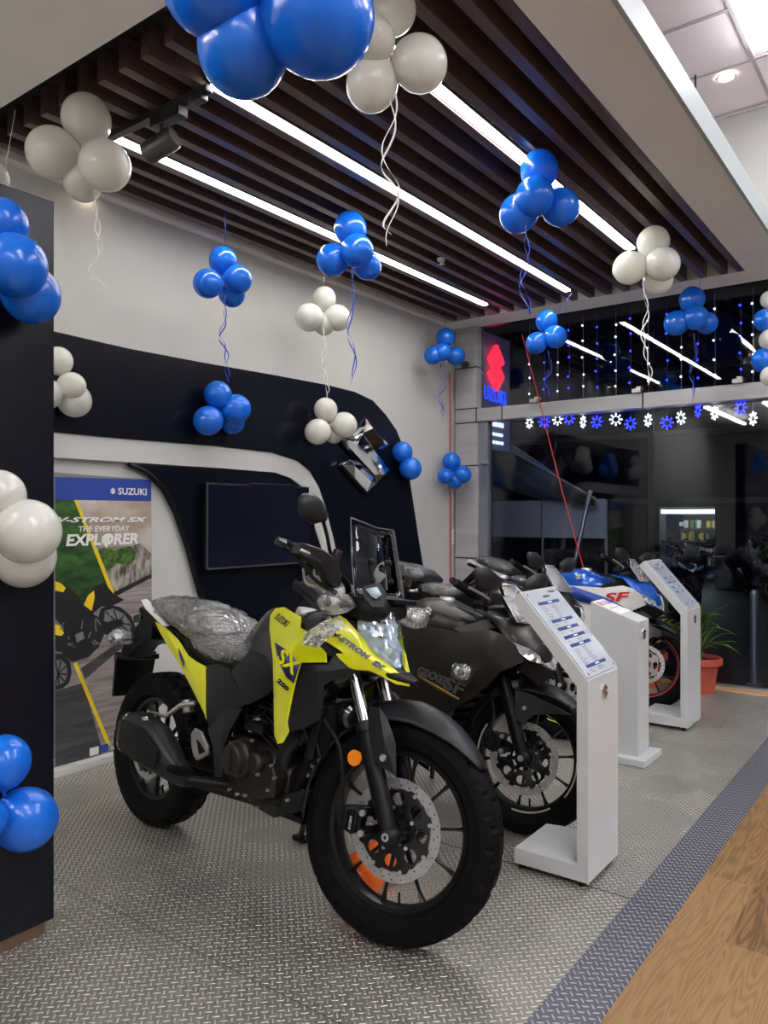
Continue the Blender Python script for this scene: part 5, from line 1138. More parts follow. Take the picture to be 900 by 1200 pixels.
    each('bolt', [MB().cyl((q[0], q[1]-.004, q[2]), (q[0], q[1]+.008, q[2]), .0055, seg=8) for q in [(0.008, -0.17, 0.3995), (0.012, -0.17, 0.4778), (0.1224, -0.17, 0.5068), (0.1547, -0.185, 0.4588), (0.227, -0.165, 0.4458), (0.247, -0.165, 0.4101), (0.2167, -0.16, 0.3638), (0.1772, -0.178, 0.4072), (0.1051, -0.165, 0.3218), (0.0119, -0.16, 0.318), (0.14, -0.14, 0.2852), (0.2874, -0.135, 0.3449), (0.0618, -0.165, 0.3152)]], K['alu'], en)
    d = Vector((.42, 0, .91)); mb = MB()
    for k in range(9): mb.box(Vector((.135, 0, .50))+d*(k*.022), (.17, .22, .010), Matrix.Rotation(radians(25), 3, 'Y'))
    mb.box(Vector((.175, 0, .59)), (.13, .18, .2), Matrix.Rotation(radians(25), 3, 'Y')).build('cylinder', K['engine'], en, smooth=0, bevel=.003)
    MB().box((.235, 0, .70), (.17, .2, .07), Matrix.Rotation(radians(25), 3, 'Y')).build('cylinder_head', K['engine'], en, smooth=0, bevel=.01)
    mb = MB()
    for k in range(7):
        rg = random.Random(k); y = -.12-.01*rg.random(); a = Vector((.02+.05*k, y, .56+.03*rg.random())); mb.tube(spline([a, a+Vector((.05, -.01, .03)), a+Vector((.10, .0, -.02*k+.04))], 5), .006, 7)
    mb.box((.10, -.13, .545), (.10, .04, .03)).box((.03, -.12, .60), (.05, .05, .05)).build('hose', K['black'], en, bevel=.003)
    MB().tube(spline([(0.2813, -0.07, 0.5498), (0.2604, -0.09, 0.5329), (0.2305, -0.1, 0.4945), (0.2138, -0.1, 0.4424), (0.2113, -0.1, 0.3895), (0.2148, -0.09, 0.3441)], 6), .030, 16).build('exhaust_header', K['charcoal'], en)
    rm, nt, b, o_ = new_mat('radiator core'); b.inputs['Base Color'].default_value = (.02, .02, .022, 1); b.inputs['Metallic'].default_value = .6
    br = nt.nodes.new('ShaderNodeTexWave'); br.inputs['Scale'].default_value = 120; br.bands_direction = 'Z'; tc = nt.nodes.new('ShaderNodeTexCoord'); bp = nt.nodes.new('ShaderNodeBump'); bp.inputs['Distance'].default_value = .004
    nt.links.new(tc.outputs['Object'], br.inputs[0]); nt.links.new(br.outputs['Fac'], bp.inputs['Height']); nt.links.new(bp.outputs[0], b.inputs['Normal'])
    rd = MB().box((.395, 0, .585), (.03, .24, .17), Matrix.Rotation(radians(12), 3, 'Y')).build('radiator', rm, R, smooth=0)
    each('side_tank', [MB().box((.395, s*.13, .585), (.036, .025, .18), Matrix.Rotation(radians(12), 3, 'Y')) for s in (-1, 1)], K['black'], rd, bevel=.005)
    hn = (0.4811, -0.06, 0.6397)
    MB().lathe([(0, -.022), (.03, -.022), (.042, -.012), (.044, .012), (0, .012)], hn, (-1, .3, 0), 24).build('horn', K['black_gloss'], R)
    # --- rear end
    sw = MB()
    for s in (-1, 1): sw.loft([[Vector((x, s*y+a*.016, z+b*h)) for a, b in ((-1, -1), (1, -1), (1, 1), (-1, 1))] for x, y, z, h in ((-.08, .10, .37, .03), (-.3, .105, .36, .035), (-.66, .105, .312, .022), (-.70, .105, .31, .018))])
    sw.box((-.2, 0, .365), (.08, .2, .05)).build('swingarm', K['black'], R, bevel=.006)
    pts = [(-.17+.045*cos(t*.9), .045*sin(t*.9), .42+.0045*t) for t in range(44)]
    MB().tube(pts, .007, 8).cyl((-.17, 0, .38), (-.17, 0, .66), .02).build('shock_absorber', K['black'], R)
    MB().cyl((-0.3918, -0.09, 0.5558), (-0.3708, -0.09, 0.5091), .022, seg=18).build('fluid_reservoir', K['alu'], R, bevel=.003)
    ex = MB().loft([sell(0, x, z, hy, hz, e=2.6, cy=-.205) for x, z, hy, hz in ((-.612, .405, .030, .048), (-.60, .405, .05, .072), (-.55, .408, .056, .086), (-.45, .398, .058, .092), (-.37, .385, .056, .086), (-.30, .36, .050, .068), (-.22, .328, .036, .042), (-.16, .315, .024, .024))]).build('exhaust', K['charcoal'], R, smooth=50)
    MB().tube(spline([(-.165, -.205, .316), (-.08, -.15, .315), (.06, -.08, .32), (.2, -.06, .33)], 6), .021, 14).build('pipe', K['black'], ex)
    MB().loft([sell(0, x, z, hy, hz, e=2.6, cy=-.205) for x, z, hy, hz in ((-.618, .405, .040, .056), (-.60, .405, .055, .078), (-.575, .407, .058, .085), (-.57, .407, .052, .08))]).build('end_cap', K['black_gloss'], ex, smooth=50)
    facet(ex, 'heat_shield', [(-.56, -.267, .47), (-.40, -.270, .462), (-.29, -.262, .40), (-.30, -.262, .33), (-.45, -.267, .335), (-.57, -.265, .36), (-.43, -.277, .40)], [(0, 1, 6), (1, 2, 6), (2, 3, 6), (3, 4, 6), (4, 5, 6), (5, 0, 6)], K['black'], False, .004)
    facet(ex, 'clamp', [(-0.4268, -0.262, 0.495), (-0.3921, -0.262, 0.508), (-0.3731, -0.262, 0.4957), (-0.4049, -0.262, 0.4866)], [(0, 1, 2, 3)], K['chrome'], False, .004)
    for m in (False, True):
        a = Vector((-0.1754, -0.18, 0.3366)); b = Vector((-0.1863, -0.275, 0.3565))
        mb = MB().loft([[p+Vector((dx*w, 0, dz*h)) for dx, dz in ((-1, -1), (1, -1), (1, 1), (-1, 1))] for p, w, h in ((a, .012, .012), (a.lerp(b, .15), .022, .014), (b, .022, .012))])
        for k in range(5): mb.box(a.lerp(b, .25+.16*k)+Vector((0, 0, .014)), (.044, .010, .006))
        if m: mb.mirror()
        mb.build('foot_peg', K['rubber'], R, bevel=.003)
        a = Vector((-0.405, -0.17, 0.4959)); b = Vector((-0.4067, -0.25, 0.5222))
        mb = MB().tube([a, a.lerp(b, .5), b], [.007, .006, .005], 8).tube([a, (a[0]+.06, -.15, a[2]+.05), (a[0]+.13, -.13, a[2]+.07)], .010, 8)
        if m: mb.mirror()
        mb.build('passenger_peg', K['alu'], R)
    tb = MB().loft([[Vector((x, s*hy, z+dz)) for s, dz in ((-1, -hz), (1, -hz), (1, hz), (-1, hz))] for x, z, hy, hz in ((-.76, .80, .05, .05), (-.86, .77, .05, .06), (-.93, .70, .06, .045), (-.955, .66, .075, .03))]).build('tail_bracket', K['black'], R, bevel=.005)
    MB().loft([[Vector((x+dx, s*hy, z)) for dx, s in ((-.008, -1), (.008, -1), (.008, 1), (-.008, 1))] for x, z, hy in ((-.955, .675, .10), (-.958, .60, .095), (-.972, .48, .085))]).build('plate_board', K['black'], tb, bevel=.003)
    MB().box((-.945, 0, .655), (.03, .21, .025)).build('light_bar', K['black_gloss'], tb, bevel=.004)
    tl = MB().box((-.89, 0, .83), (.06, .11, .035), Matrix.Rotation(radians(-15), 3, 'Y')).build('tail_light', K['black_gloss'], R, bevel=.008)
    for s in (-1, 1): signal(R, (-.89, s*.09, .745), (-.25, s, 0), (0, 0, 1), s=1.05)
    # side stand on the far side
    a = Vector((.12, .12, .29)); b = Vector((-0.08994812216446055, 0.28949780964268573, 0.03197382430068102))
    sd = MB().tube([a, a.lerp(b, .5), b+Vector((0, 0, .012))], [.015, .012, .011], 10).build('side_stand', K['black'], R)
    MB().box(b+Vector((0, .008, .008)), (.08, .04, .012)).build('stand_foot', K['black'], sd, bevel=.003)
    # --- lettering and decals on the right-hand panels
    def tx(name, s, mat, par, t, sh=0., bo=0.): return text_mesh(name, s, mat, par, t[0], t[1], t[2], t[3], t[4], sh, bo)
    tx('lettering', 'SUZUKI', K['decal_black'], SH, ((0.1755, -0.1626, 0.9239), (0.9416, -0.2595, -0.2148), (0.3235, 0.5194, 0.7909), 0.0225, 0.1006), .1, .005)
    fp = ((0.275, -0.185, 0.8979), (0.2763, -0.2, 0.7332), (0.3575, -0.185, 0.7978))
    facet(SH, 'decal', [(0.235, -0.2005, 0.849), (0.286, -0.1963, 0.8332), (0.3583, -0.1916, 0.7966), (0.3454, -0.1991, 0.7311), (0.3074, -0.2019, 0.7467), (0.2605, -0.2022, 0.7998)], [(0, 1, 2, 3, 4, 5)], K['decal_navy'], False, .0008, 0)
    tx('lettering', 'SX', K['yellow'], SH, ((0.2557, -0.2047, 0.7954), (0.9064, 0.0627, -0.4178), (0.4078, 0.1287, 0.904), 0.0482, 0.0989), .1, .03)
    tx('lettering', '250', K['decal_black'], SH, ((0.271, -0.2101, 0.7291), (0.9045, 0.0622, -0.422), (0.4115, 0.1328, 0.9017), 0.0143, 0.0611), .2, .05)
    tx('lettering', 'V-STROM', K['decal_black'], BKR, ((0.4599, -0.1584, 0.8972), (0.7633, 0.4284, -0.4835), (0.0397, 0.7159, 0.697), 0.0174, 0.1379), .2, .05)
    tx('lettering', 'SX', K['decal_navy'], BKR, ((0.5835, -0.1006, 0.8213), (0.6413, 0.6165, -0.4568), (-0.4587, 0.7852, 0.4159), 0.0294, 0.0444), .3, .05)
    return R
adventure_bike()

# ---------------------------------------------------------------- faired sport motorcycles
def sport_bike(label, place, pal, steer=.26, group='motorcycles on the checker plate'):
    WB = 1.34; K = M_
    R = thing('motorcycle', label, 'motorcycle', M=bike_matrix(*place), group=group)
    X = steer_matrix(WB, steer)
    dr = pal.get('disc', .143)
    wheel(R, 'front_wheel', (.67, 0, .293), .293, .108, .220, X, (dr, -.066), stripe=pal['stripe'], spokes=10, hubw=.12, tread=9, carrier=pal.get('carrier', 'black'), sp_mat=pal.get('rim'))
    wheel(R, 'rear_wheel', (-.67, 0, .300), .300, .14, .218, I4, (.11, -.075), stripe=pal['stripe'], spokes=10, hubw=.15, tread=9, carrier=pal.get('carrier', 'black'), lowres=True)
    fork(R, X, (.475, 0, .80), (.676, 0, .295), .018, .029, .093, .36)
    caliper(R, (0.5471, -0.085, 0.3384), X)
    MB().tube(spline([(0.499, -0.1, 0.5402), (0.5247, -0.11, 0.502), (0.542, -0.115, 0.4426), (0.5361, -0.115, 0.4005), (0.5462, -0.105, 0.3612)], 6), .006, 8).xf(X).build('brake_hose', K['black'], R)
    mb = MB(); rows = []
    for i in range(23):
        t = i/22; a = radians(40+128*t); rr = .300+.016*sin(pi*t); hw = .02+.048*min(1, t*5, (1-t)*7+.4); dr_ = .02+.03*min(1, t*3)
        rows.append([Vector((.67+(rr-dr_*abs(s)**2.2)*cos(a), hw*s, .293+(rr-dr_*abs(s)**2.2)*sin(a))) for s in (-1, -.9, -.6, -.25, 0, .25, .6, .9, 1)])
    f = mb.loft(rows, closed=False, caps=False).xf(X).build('front_fender', pal['fender'], R, smooth=50, solid=.004)
    for m in (False, True):
        facet(f, 'fork_guard', [(0.6145, -0.1, 0.5572), (0.6769, -0.105, 0.551), (0.7712, -0.09, 0.5202), (0.8461, -0.05, 0.4903), (0.772, -0.08, 0.4852), (0.7075, -0.105, 0.4696), (0.6775, -0.115, 0.4345), (0.6341, -0.115, 0.4373)], [(0, 1, 5, 6, 7), (1, 2, 4, 5), (2, 3, 4)], pal['fender'], m, .005, .002, X)
    MB().lathe([(0, -.004), (.007, -.004), (.009, 0), (.009, .006), (0, .006)], (0.6677, -0.118, 0.4903), (0, 1, 0), 12).xf(X).build('bolt', K['steel'], f)
    fr = MB()
    for s in (-1, 1):
        fr.tube(spline([(.42, s*.04, .80), (.25, s*.12, .70), (.0, s*.12, .58), (-.12, s*.11, .40), (-.10, s*.10, .30)], 6), .02, 10)
        fr.tube(spline([(.02, s*.11, .64), (-.25, s*.10, .70), (-.6, s*.08, .84), (-.80, s*.06, .90)], 6), .014, 10)
    fr.build('frame', K['black'], R)
    # tank
    tk = MB().loft([sell(0, x, z, hy, hz, e=2.8) for x, z, hy, hz in ((-.04, .79, .07, .04), (.0, .79, .11, .065), (.06, .79, .14, .098), (.13, .795, .155, .115), (.21, .795, .158, .112), (.29, .79, .145, .092), (.36, .785, .115, .068), (.41, .785, .08, .045))]).build('fuel_tank', pal['tank'], R, smooth=60)
    MB().lathe([(0, .010), (.034, .010), (.038, 0), (.038, -.02), (0, -.02)], (.20, 0, .906), (.05, 0, 1), 24).build('filler_cap', K['steel'], tk)
    q = [(0.2248, -0.1609, 0.8484)][0]
    emblem('emblem', K['chrome'], tk, q, (1, 0, -.05), (0, .25, .97), .050, .003)
    # side fairings
    for m in (False, True):
        fa = facet(R, 'side_fairing', [(-0.1497, -0.14, 0.7282), (0.1232, -0.165, 0.7805), (0.2863, -0.185, 0.7827), (0.4317, -0.195, 0.7809), (0.5652, -0.185, 0.8048), (0.6306, -0.17, 0.7908), (0.6815, -0.155, 0.7555), (0.7115, -0.135, 0.691), (0.6813, -0.16, 0.6697), (0.6326, -0.175, 0.6435), (0.5882, -0.185, 0.5869), (0.5208, -0.19, 0.5258), (0.4566, -0.195, 0.4826), (0.3501, -0.19, 0.4223), (0.2173, -0.18, 0.392), (0.0646, -0.17, 0.3285), (-0.0993, -0.15, 0.3439), (0.5811, -0.215, 0.7092), (0.3971, -0.22, 0.6239), (0.163, -0.205, 0.57)],
              [(0, 1, 19, 16), (1, 2, 18, 19), (2, 3, 17, 18), (3, 4, 17), (4, 5, 17), (5, 6, 8, 9, 17), (6, 7, 8), (9, 10, 17), (10, 11, 18, 17), (11, 12, 13, 18), (13, 14, 19, 18), (14, 15, 16, 19)], pal['side'], m, .006, .002, None, 50)
        if not m: FA = fa
        facet(R, 'upper_trim', [(0.3564, -0.15, 0.7843), (0.5237, -0.13, 0.8432), (0.5781, -0.15, 0.8135), (0.5619, -0.18, 0.8014), (0.4322, -0.192, 0.7799)], [(0, 1, 2, 3, 4)], K['black'], m, .006)
        facet(R, 'belly_pan', [(0.0602, -0.165, 0.3273), (0.2133, -0.175, 0.3887), (0.3464, -0.185, 0.4191), (0.4304, -0.185, 0.4672), (0.3697, -0.15, 0.3874), (0.3035, -0.12, 0.3186), (0.1109, -0.11, 0.2527), (-0.0668, -0.12, 0.2305), (0.1999, -0.17, 0.3311)], [(0, 1, 8), (1, 2, 8), (2, 3, 4, 8), (4, 5, 6, 8), (6, 7, 0, 8)], pal['belly'], m, .006)
        facet(R, 'tail_panel', [(-.06, -.13, .74), (-.22, -.125, .77), (-.5, -.10, .85), (-.80, -.05, .94), (-.84, -.04, .915), (-.6, -.09, .80), (-.35, -.13, .70), (-.16, -.14, .64), (-.4, -.125, .775)], [(0, 1, 8, 7), (1, 2, 8), (2, 3, 4, 5, 8), (5, 6, 8), (6, 7, 8)], pal['tail'], m)
        facet(R, 'mid_panel', [(.08, -.15, .72), (-.06, -.14, .74), (-.16, -.145, .63), (-.10, -.15, .50), (.02, -.16, .48), (.10, -.17, .60), (-.02, -.165, .62)], [(0, 1, 6), (1, 2, 6), (2, 3, 6), (3, 4, 6), (4, 5, 6), (5, 0, 6)], K['charcoal'], m)
    # nose
    def row(xc, k, hw, zc, dz, n=8): return [Vector((xc-k*(s*s), hw*s, zc+dz*s*s)) for s in [2*i/n-1 for i in range(n+1)]]
    ns = [row(.56, .12, .12, .875, .004), row(.672, .13, .138, .838, .014), row(.703, .105, .15, .80, .008), row(.724, .085, .152, .768, -.002), row(.739, .072, .148, .735, -.008), row(.749, .065, .125, .70, -.01), row(.742, .05, .09, .668, -.008), row(.70, .04, .075, .645, 0)]
    nz = MB().loft(ns, closed=False, caps=False).build('nose_fairing', pal['nose'], R, smooth=60, solid=.006)
    MB().loft([[p+Vector((-.10, -p.y*.12, 0)) for p in r] for r in ns], closed=False, caps=False).build('inner_nose', K['black'], nz, smooth=60, solid=.004)
    hl = facet(R, 'headlight', [(0.6982, -0.062, 0.7739), (0.7224, -0.01, 0.7636), (0.7251, 0.055, 0.7569), (0.7408, 0.06, 0.7103), (0.7639, 0.02, 0.6562), (0.7395, -0.035, 0.6774), (0.7264, -0.055, 0.7183), (0.7245, 0.005, 0.7221)], [(0, 1, 7, 6), (1, 2, 7), (2, 3, 7), (3, 4, 7), (4, 5, 7), (5, 6, 7)], K['lens'], False, .01, .001)
    for m in (False, True): facet(hl, 'lamp_strip', [(0.6569, -0.142, 0.7618), (0.7084, -0.098, 0.7426), (0.7373, -0.065, 0.7168), (0.7476, -0.055, 0.6832), (0.7081, -0.1, 0.6957), (0.6821, -0.138, 0.7279)], [(0, 1, 4, 5), (1, 2, 3, 4)], K['lens'], m, .01, .001)
    MB().add([(0.7029, -0.13, 0.6837), (0.7428, -0.04, 0.6739), (0.7653, 0.02, 0.6523), (0.7629, 0.01, 0.6338), (0.7362, -0.05, 0.5969), (0.6933, -0.14, 0.6555)], [(0, 1, 4, 5), (1, 2, 3, 4)]).build('chin', K['black'], nz, smooth=0, solid=.006)
    wr = [row(.545, .025, .062, .99, .0), row(.572, .03, .082, .965, -.002), row(.612, .03, .09, .92, -.002), row(.648, .03, .095, .875, 0), row(.674, .03, .095, .838, .004)]
    ws = MB().loft(wr, closed=False, caps=False).build('windscreen', pal['screen'], R, smooth=60, solid=.004)
    MB().tube(wr[0], .003, 6).tube([r[0] for r in wr], .003, 6).tube([r[-1] for r in wr], .003, 6).build('edge', K['alu'], ws)
    MB().loft([sell(0, x, z, hy, hz, e=3) for x, z, hy, hz in ((.44, .86, .06, .02), (.48, .87, .075, .03), (.56, .885, .06, .025))]).build('instrument', K['black'], R, smooth=50, bevel=.003)
    bars(R, X, [(.44, 0, .86), (.45, -.10, .865), (.465, -.17, .885), (.45, -.27, .912), (.415, -.375, .942)], .011, .12)
    o2 = [(0.55, -0.281, 1.0328), (0.55, -0.2657, 1.0523), (0.55, -0.1909, 1.0548), (0.55, -0.0973, 1.0134), (0.55, -0.0909, 0.9901), (0.55, -0.1111, 0.9679), (0.55, -0.1981, 0.956), (0.55, -0.2563, 0.9672)]
    for m in (False, True):
        mirror_part(R, o2, [(0.56, -0.113, 0.9876), (0.56, -0.0884, 0.9534), (0.56, -0.0666, 0.9114), (0.6289, -0.115, 0.8529)], X if False else I4, m, .03)
    for m in (-1, 1):
        c = Vector((0.4969, -0.225, 0.6136)); signal(R, (c.x, c.y*-m if m > 0 else c.y, c.z), (.25, m, .25), (0, 0, 1), s=1.25)
    mb = MB()
    for k in range(7): mb.box((.36, 0, .40+.035*k), (.05, .27, .010), Matrix.Rotation(radians(14), 3, 'Y'))
    mb.box((.34, 0, .50), (.03, .25, .26)).build('radiator', K['black'], R, smooth=0)
    en = MB().loft([sell(0, x, z, hy, hz, e=4) for x, z, hy, hz in ((-.12, .36, .10, .07), (-.06, .37, .14, .11), (.08, .38, .15, .13), (.20, .38, .14, .11), (.26, .38, .10, .08))]).build('engine', K['engine'], R, smooth=40)
    c1 = (0.0735, -0.17, 0.426)
    MB().lathe([(0, -.03), (.045, -.03), (.055, -.02), (.062, .0), (.064, .05), (0, .05)], c1, (0, 1, 0), 32).box((c1[0], c1[1]-.032, c1[2]), (.010, .006, .075)).build('clutch_cover', K['engine'], en, smooth=35)
    MB().box((.14, 0, .56), (.14, .2, .22), Matrix.Rotation(radians(20), 3, 'Y')).build('cylinder', K['engine'], en, smooth=0, bevel=.01)
    ex = MB().loft([sell(0, x, z, hy, hz, cy=-.19) for x, z, hy, hz in ((-.66, .40, .04, .05), (-.64, .40, .055, .07), (-.45, .37, .058, .078), (-.3, .33, .045, .05), (-.2, .31, .025, .025))]).build('exhaust', K['charcoal'], R, smooth=50)
    MB().tube(spline([(-.205, -.19, .31), (0, -.13, .28), (.2, -.08, .30), (.28, -.05, .42)], 6), .022, 12).build('pipe', K['charcoal'], ex)
    sw = MB()
    for s in (-1, 1): sw.loft([[Vector((x, s*y+a*.016, z+b*h)) for a, b in ((-1, -1), (1, -1), (1, 1), (-1, 1))] for x, y, z, h in ((-.08, .10, .36, .03), (-.3, .105, .345, .035), (-.70, .10, .30, .02))])
    sw.box((-.2, 0, .35), (.08, .2, .05)).build('swingarm', K['black'], R, bevel=.006)
    s1 = [(-.74, .945, .05, .012), (-.68, .935, .09, .03), (-.55, .905, .115, .045), (-.42, .87, .12, .045), (-.36, .855, .115, .02)]
    s2 = [(-.40, .80, .10, .02), (-.33, .795, .13, .04), (-.2, .775, .135, .048), (-.08, .775, .12, .045), (.0, .80, .10, .035), (.03, .83, .07, .02)]
    st = MB().loft([sell(0, *q) for q in s1]).build('seat', K['charcoal'], R, smooth=60)
    MB().loft([sell(0, *q) for q in s2]).build('rider_cushion', K['charcoal'], st, smooth=60)
    rg = random.Random(9)
    for ss in (s1, s2):
        out = []
        for i in range(len(ss)-1):
            for k in range(4):
                q = [ss[i][j]*(1-k/4)+ss[i+1][j]*k/4 for j in range(4)]; c = Vector((q[0], 0, q[1]))
                out.append([c+(p-c)*(1.06+rg.uniform(-.04, .05)) for p in sell(0, q[0], q[1], q[2]+.004, q[3]+.004, 20)])
        MB().loft(out).build('plastic_wrap', K['film'], st, smooth=50)
    MB().loft([sell(0, x, z, hy, hz) for x, z, hy, hz in ((-.82, .91, .03, .02), (-.6, .85, .075, .06), (-.35, .76, .1, .07), (-.1, .70, .11, .09), (.1, .64, .1, .1))]).build('tail_core', K['black'], R, smooth=60)
    MB().loft([[Vector((x, s*hy, z+dz)) for s, dz in ((-1, -.02), (1, -.02), (1, .02), (-1, .02))] for x, z, hy in ((-.72, .86, .05), (-.84, .75, .06), (-.92, .60, .085), (-.94, .52, .08))]).build('tail_bracket', K['black'], R, bevel=.004)
    MB().box((-.80, 0, .905), (.06, .09, .03), Matrix.Rotation(radians(-20), 3, 'Y')).build('tail_light', K['red_print'], R, bevel=.008)
    for m in (-1, 1): MB().cyl((-.06, m*.16, .33), (-.06, m*.25, .335), .014, seg=12).build('foot_peg', K['rubber'], R)
    sd = MB().tube([(.06, .11, .28), (.03, .19, .13), (.0, .235, .032)], [.014, .012, .011], 10).build('side_stand', K['black'], R)
    # decals
    p0, p1, p2 = (0.5811, -0.215, 0.7092), (0.3971, -0.22, 0.6239), (0.5208, -0.19, 0.5258)
    def tx(s, mat, t, sh=.2, bo=.03): return text_mesh('lettering', s, mat, FA, t[0], t[1], t[2], t[3], t[4], sh, bo)
    if pal['kind'] == 'dark':
        tx('GIXXER', pal['deco'], ((0.2547, -0.2407, 0.5862), (0.9696, 0.137, -0.203), (0.2221, -0.1429, 0.9645), 0.0358, 0.1591))
        tx('SF', pal['deco'], ((0.3799, -0.2205, 0.5455), (0.9606, 0.1427, -0.2387), (0.2581, -0.1382, 0.9562), 0.0555, 0.1051))
        facet(FA, 'decal', [(0.2556, -0.2378, 0.5818), (0.3633, -0.2201, 0.5451), (0.461, -0.2041, 0.512), (0.4508, -0.2036, 0.5031), (0.3499, -0.2189, 0.5303), (0.259, -0.2356, 0.5714)], [(0, 1, 2, 3, 4, 5)], pal['line'], False, .0006, 0)
    else:
        tx('SF', K['red_print'], ((0.4532, -0.222, 0.6888), (0.9922, -0.031, 0.1206), (-0.1136, 0.1721, 0.9785), 0.0578, 0.1874))
        facet(FA, 'decal', [(0.0388, -0.1892, 0.7608), (0.2093, -0.1959, 0.7773), (0.4557, -0.2201, 0.7204), (0.6141, -0.2394, 0.6634), (0.6048, -0.2418, 0.6472), (0.3547, -0.2232, 0.6716), (0.2023, -0.212, 0.6858)], [(0, 1, 2, 3, 4, 5, 6)], K['blue_print'], False, .0006, 0)
    return R
M_['matte'] = pm('matt black paint', (.030, .0285, .026), .32, metal=.55)
M_['neon'] = pm('neon yellow decal', (.55, .72, .02), .35)
M_['blue_paint'] = pm('metallic blue paint', (.006, .10, .52), .2, metal=.25, coat=.7)
M_['white_paint'] = pm('white paint', (.72, .72, .70), .22, coat=.5)
M_['navy_paint'] = pm('navy paint', (.01, .014, .09), .25, coat=.5)
M_['pale_stripe'] = pm('pale rim tape', (.42, .40, .30), .4)
M_['red_stripe'] = pm('red rim tape', (.55, .03, .03), .35)
M_['clear_wrap'] = glass_mat('windscreen in crinkled film', (.75, .78, .82), ior=1.5, rough=.08, bump=1., bscale=34, floor=.22, film=.14, fcol=(.8, .8, .85))
BIKE2 = sport_bike('matt black faired sport motorcycle directly behind the front information stand', (-2.079, 2.933, -.11, .11), dict(kind='dark', tank=M_['matte'], side=M_['matte'], nose=M_['matte'], belly=M_['matte'], tail=M_['matte'], fender=M_['charcoal'], deco=M_['grey_decal'], line=M_['gold'], screen=M_['clear_wrap'], stripe=(M_['pale_stripe'], [(-100, -55), (-35, 5), (150, 215)])))
BIKE3 = sport_bike('black sport motorcycle with neon yellow rim tape, third in the row from the viewer', (-2.505, 4.28, -.11, .11), dict(kind='dark', tank=M_['black_gloss'], side=M_['black_gloss'], nose=M_['black_gloss'], belly=M_['black'], tail=M_['black_gloss'], fender=M_['black'], deco=M_['neon'], line=M_['neon'], screen=M_['clear_wrap'], disc=.125, carrier='silver', stripe=(M_['neon'], [(-110, -30), (100, 170)])))
BIKE4 = sport_bike('blue and white faired sport motorcycle farthest back beside the potted plants', (-2.325, 5.215, -.11, .11), dict(kind='white', tank=M_['blue_paint'], side=M_['white_paint'], nose=M_['blue_paint'], belly=M_['navy_paint'], tail=M_['white_paint'], fender=M_['black_gloss'], deco=M_['red_print'], line=M_['red_print'], screen=M_['clear_wrap'], disc=.125, carrier='silver', stripe=(M_['red_stripe'], [(-100, 60), (150, 230)])))

# ---------------------------------------------------------------- what stands outside the glass
M_['asphalt'] = stain_mat('dark paving', (.012, .012, .014), (.030, .030, .034), (6, 6, 6), .55)
o = MB().box2((-14, 6.245, -.12), (10, 26, -.05)).build('street', M_['asphalt'], smooth=0); struct(o, 'dark paving outside the shop window', 'street')
M_['night_wall'] = stain_mat('unlit facade', (.012, .013, .018), (.022, .024, .030), (2, 2, 2), .7)
bd2 = thing('building', 'dark building across the street with one lit shop front', 'building', (-3.5, 15, -.05))
mb = MB()
mb.box2((-8, 0, 0), (-1.05, .4, 7)).box2((-.05, 0, 0), (10, .4, 7)).box2((-1.05, 0, 1.5), (-.05, .4, 7)).box2((-1.05, 1.6, 0), (-.05, 1.7, 1.5))
mb.build('facade', M_['night_wall'], bd2, smooth=0)
mb = MB()
for x in (-3.2, -1.2, 1.2, 3.4, 5.6): mb.box2((x-.05, -.06, 0), (x+.05, .01, 6.8))
for z in (1.62, 2.9, 4.1): mb.box2((-7.8, -.06, z-.05), (9.8, .01, z+.05))
mb.build('mullion', pm('grey mullion', (.07, .08, .09), .5), bd2, smooth=0)
for i, (x, z) in enumerate(((.5, 3.4), (1.1, 3.0))): MB().box2((x-.25, -.08, z-.02), (x+.25, -.06, z+.03)).build('lamp_tube', emat('distant tube light', (.7, .85, .9), .5, False), bd2, smooth=0)
MB().box2((-1.05, .1, 1.38), (-.05, 1.5, 1.46)).build('shop_light', emat('shop tube light', (.85, 1., .95), 1.6), bd2, smooth=0)
mb = MB(); rg = random.Random(2); cols = [pm('goods %d' % k, c, .6) for k, c in enumerate(((.4, .4, .42), (.5, .35, .02), (.1, .2, .05), (.55, .55, .5), (.03, .03, .03)))]
for r in range(4):
    for k in range(16):
        w = rg.uniform(.03, .06); mb.mat(rg.randrange(5)).box((-1.0+.06*k+.03, 1.1+rg.uniform(0, .2), .45+.24*r), (w, .1, rg.uniform(.08, .2)))
    mb.mat(4).box((-.55, 1.3, .34+.24*r), (1., .4, .015))
mb.build('goods', cols, bd2, smooth=0)
M_['tarp'] = stain_mat('grey tarpaulin', (.20, .20, .21), (.34, .33, .34), (3, 14, 3), .6)
t = thing('awning', 'grey tarpaulin awning sloping down outside the left window pane', 'awning', (-3.6, 7.5, 2.0))
aw = [[(-0.698380061404619, -0.15000000000000036, 0.2621412650592845), (-0.5070754364830736, -0.15000000000000124, 0.13820297053248076), (-0.13949188768550913, -0.15000000000000124, 0.016883976484752594), (0.22819336472703222, -0.15000000000000036, -0.2215507241449417), (0.48671083813153215, -0.15000000000000036, -0.4027320213832153), (0.7440791897443608, -0.15000000000000036, -0.5434813163388805)], [(-0.9030648262334107, 0.1999999999999993, -0.1614489132043797), (-0.7026504572679824, 0.20000000000000018, -0.2849662361356087), (-0.33842691615092857, 0.20000000000000018, -0.42773118131110177), (0.06763114399974812, 0.20000000000000018, -0.5459383481141065), (0.33845897328065266, 0.20000000000000018, -0.567286712995267), (0.6080829606845684, 0.20000000000000018, -0.5526875061896872)]]
aw = [[tuple(float(q) for q in p) for p in r] for r in aw]
rows = []
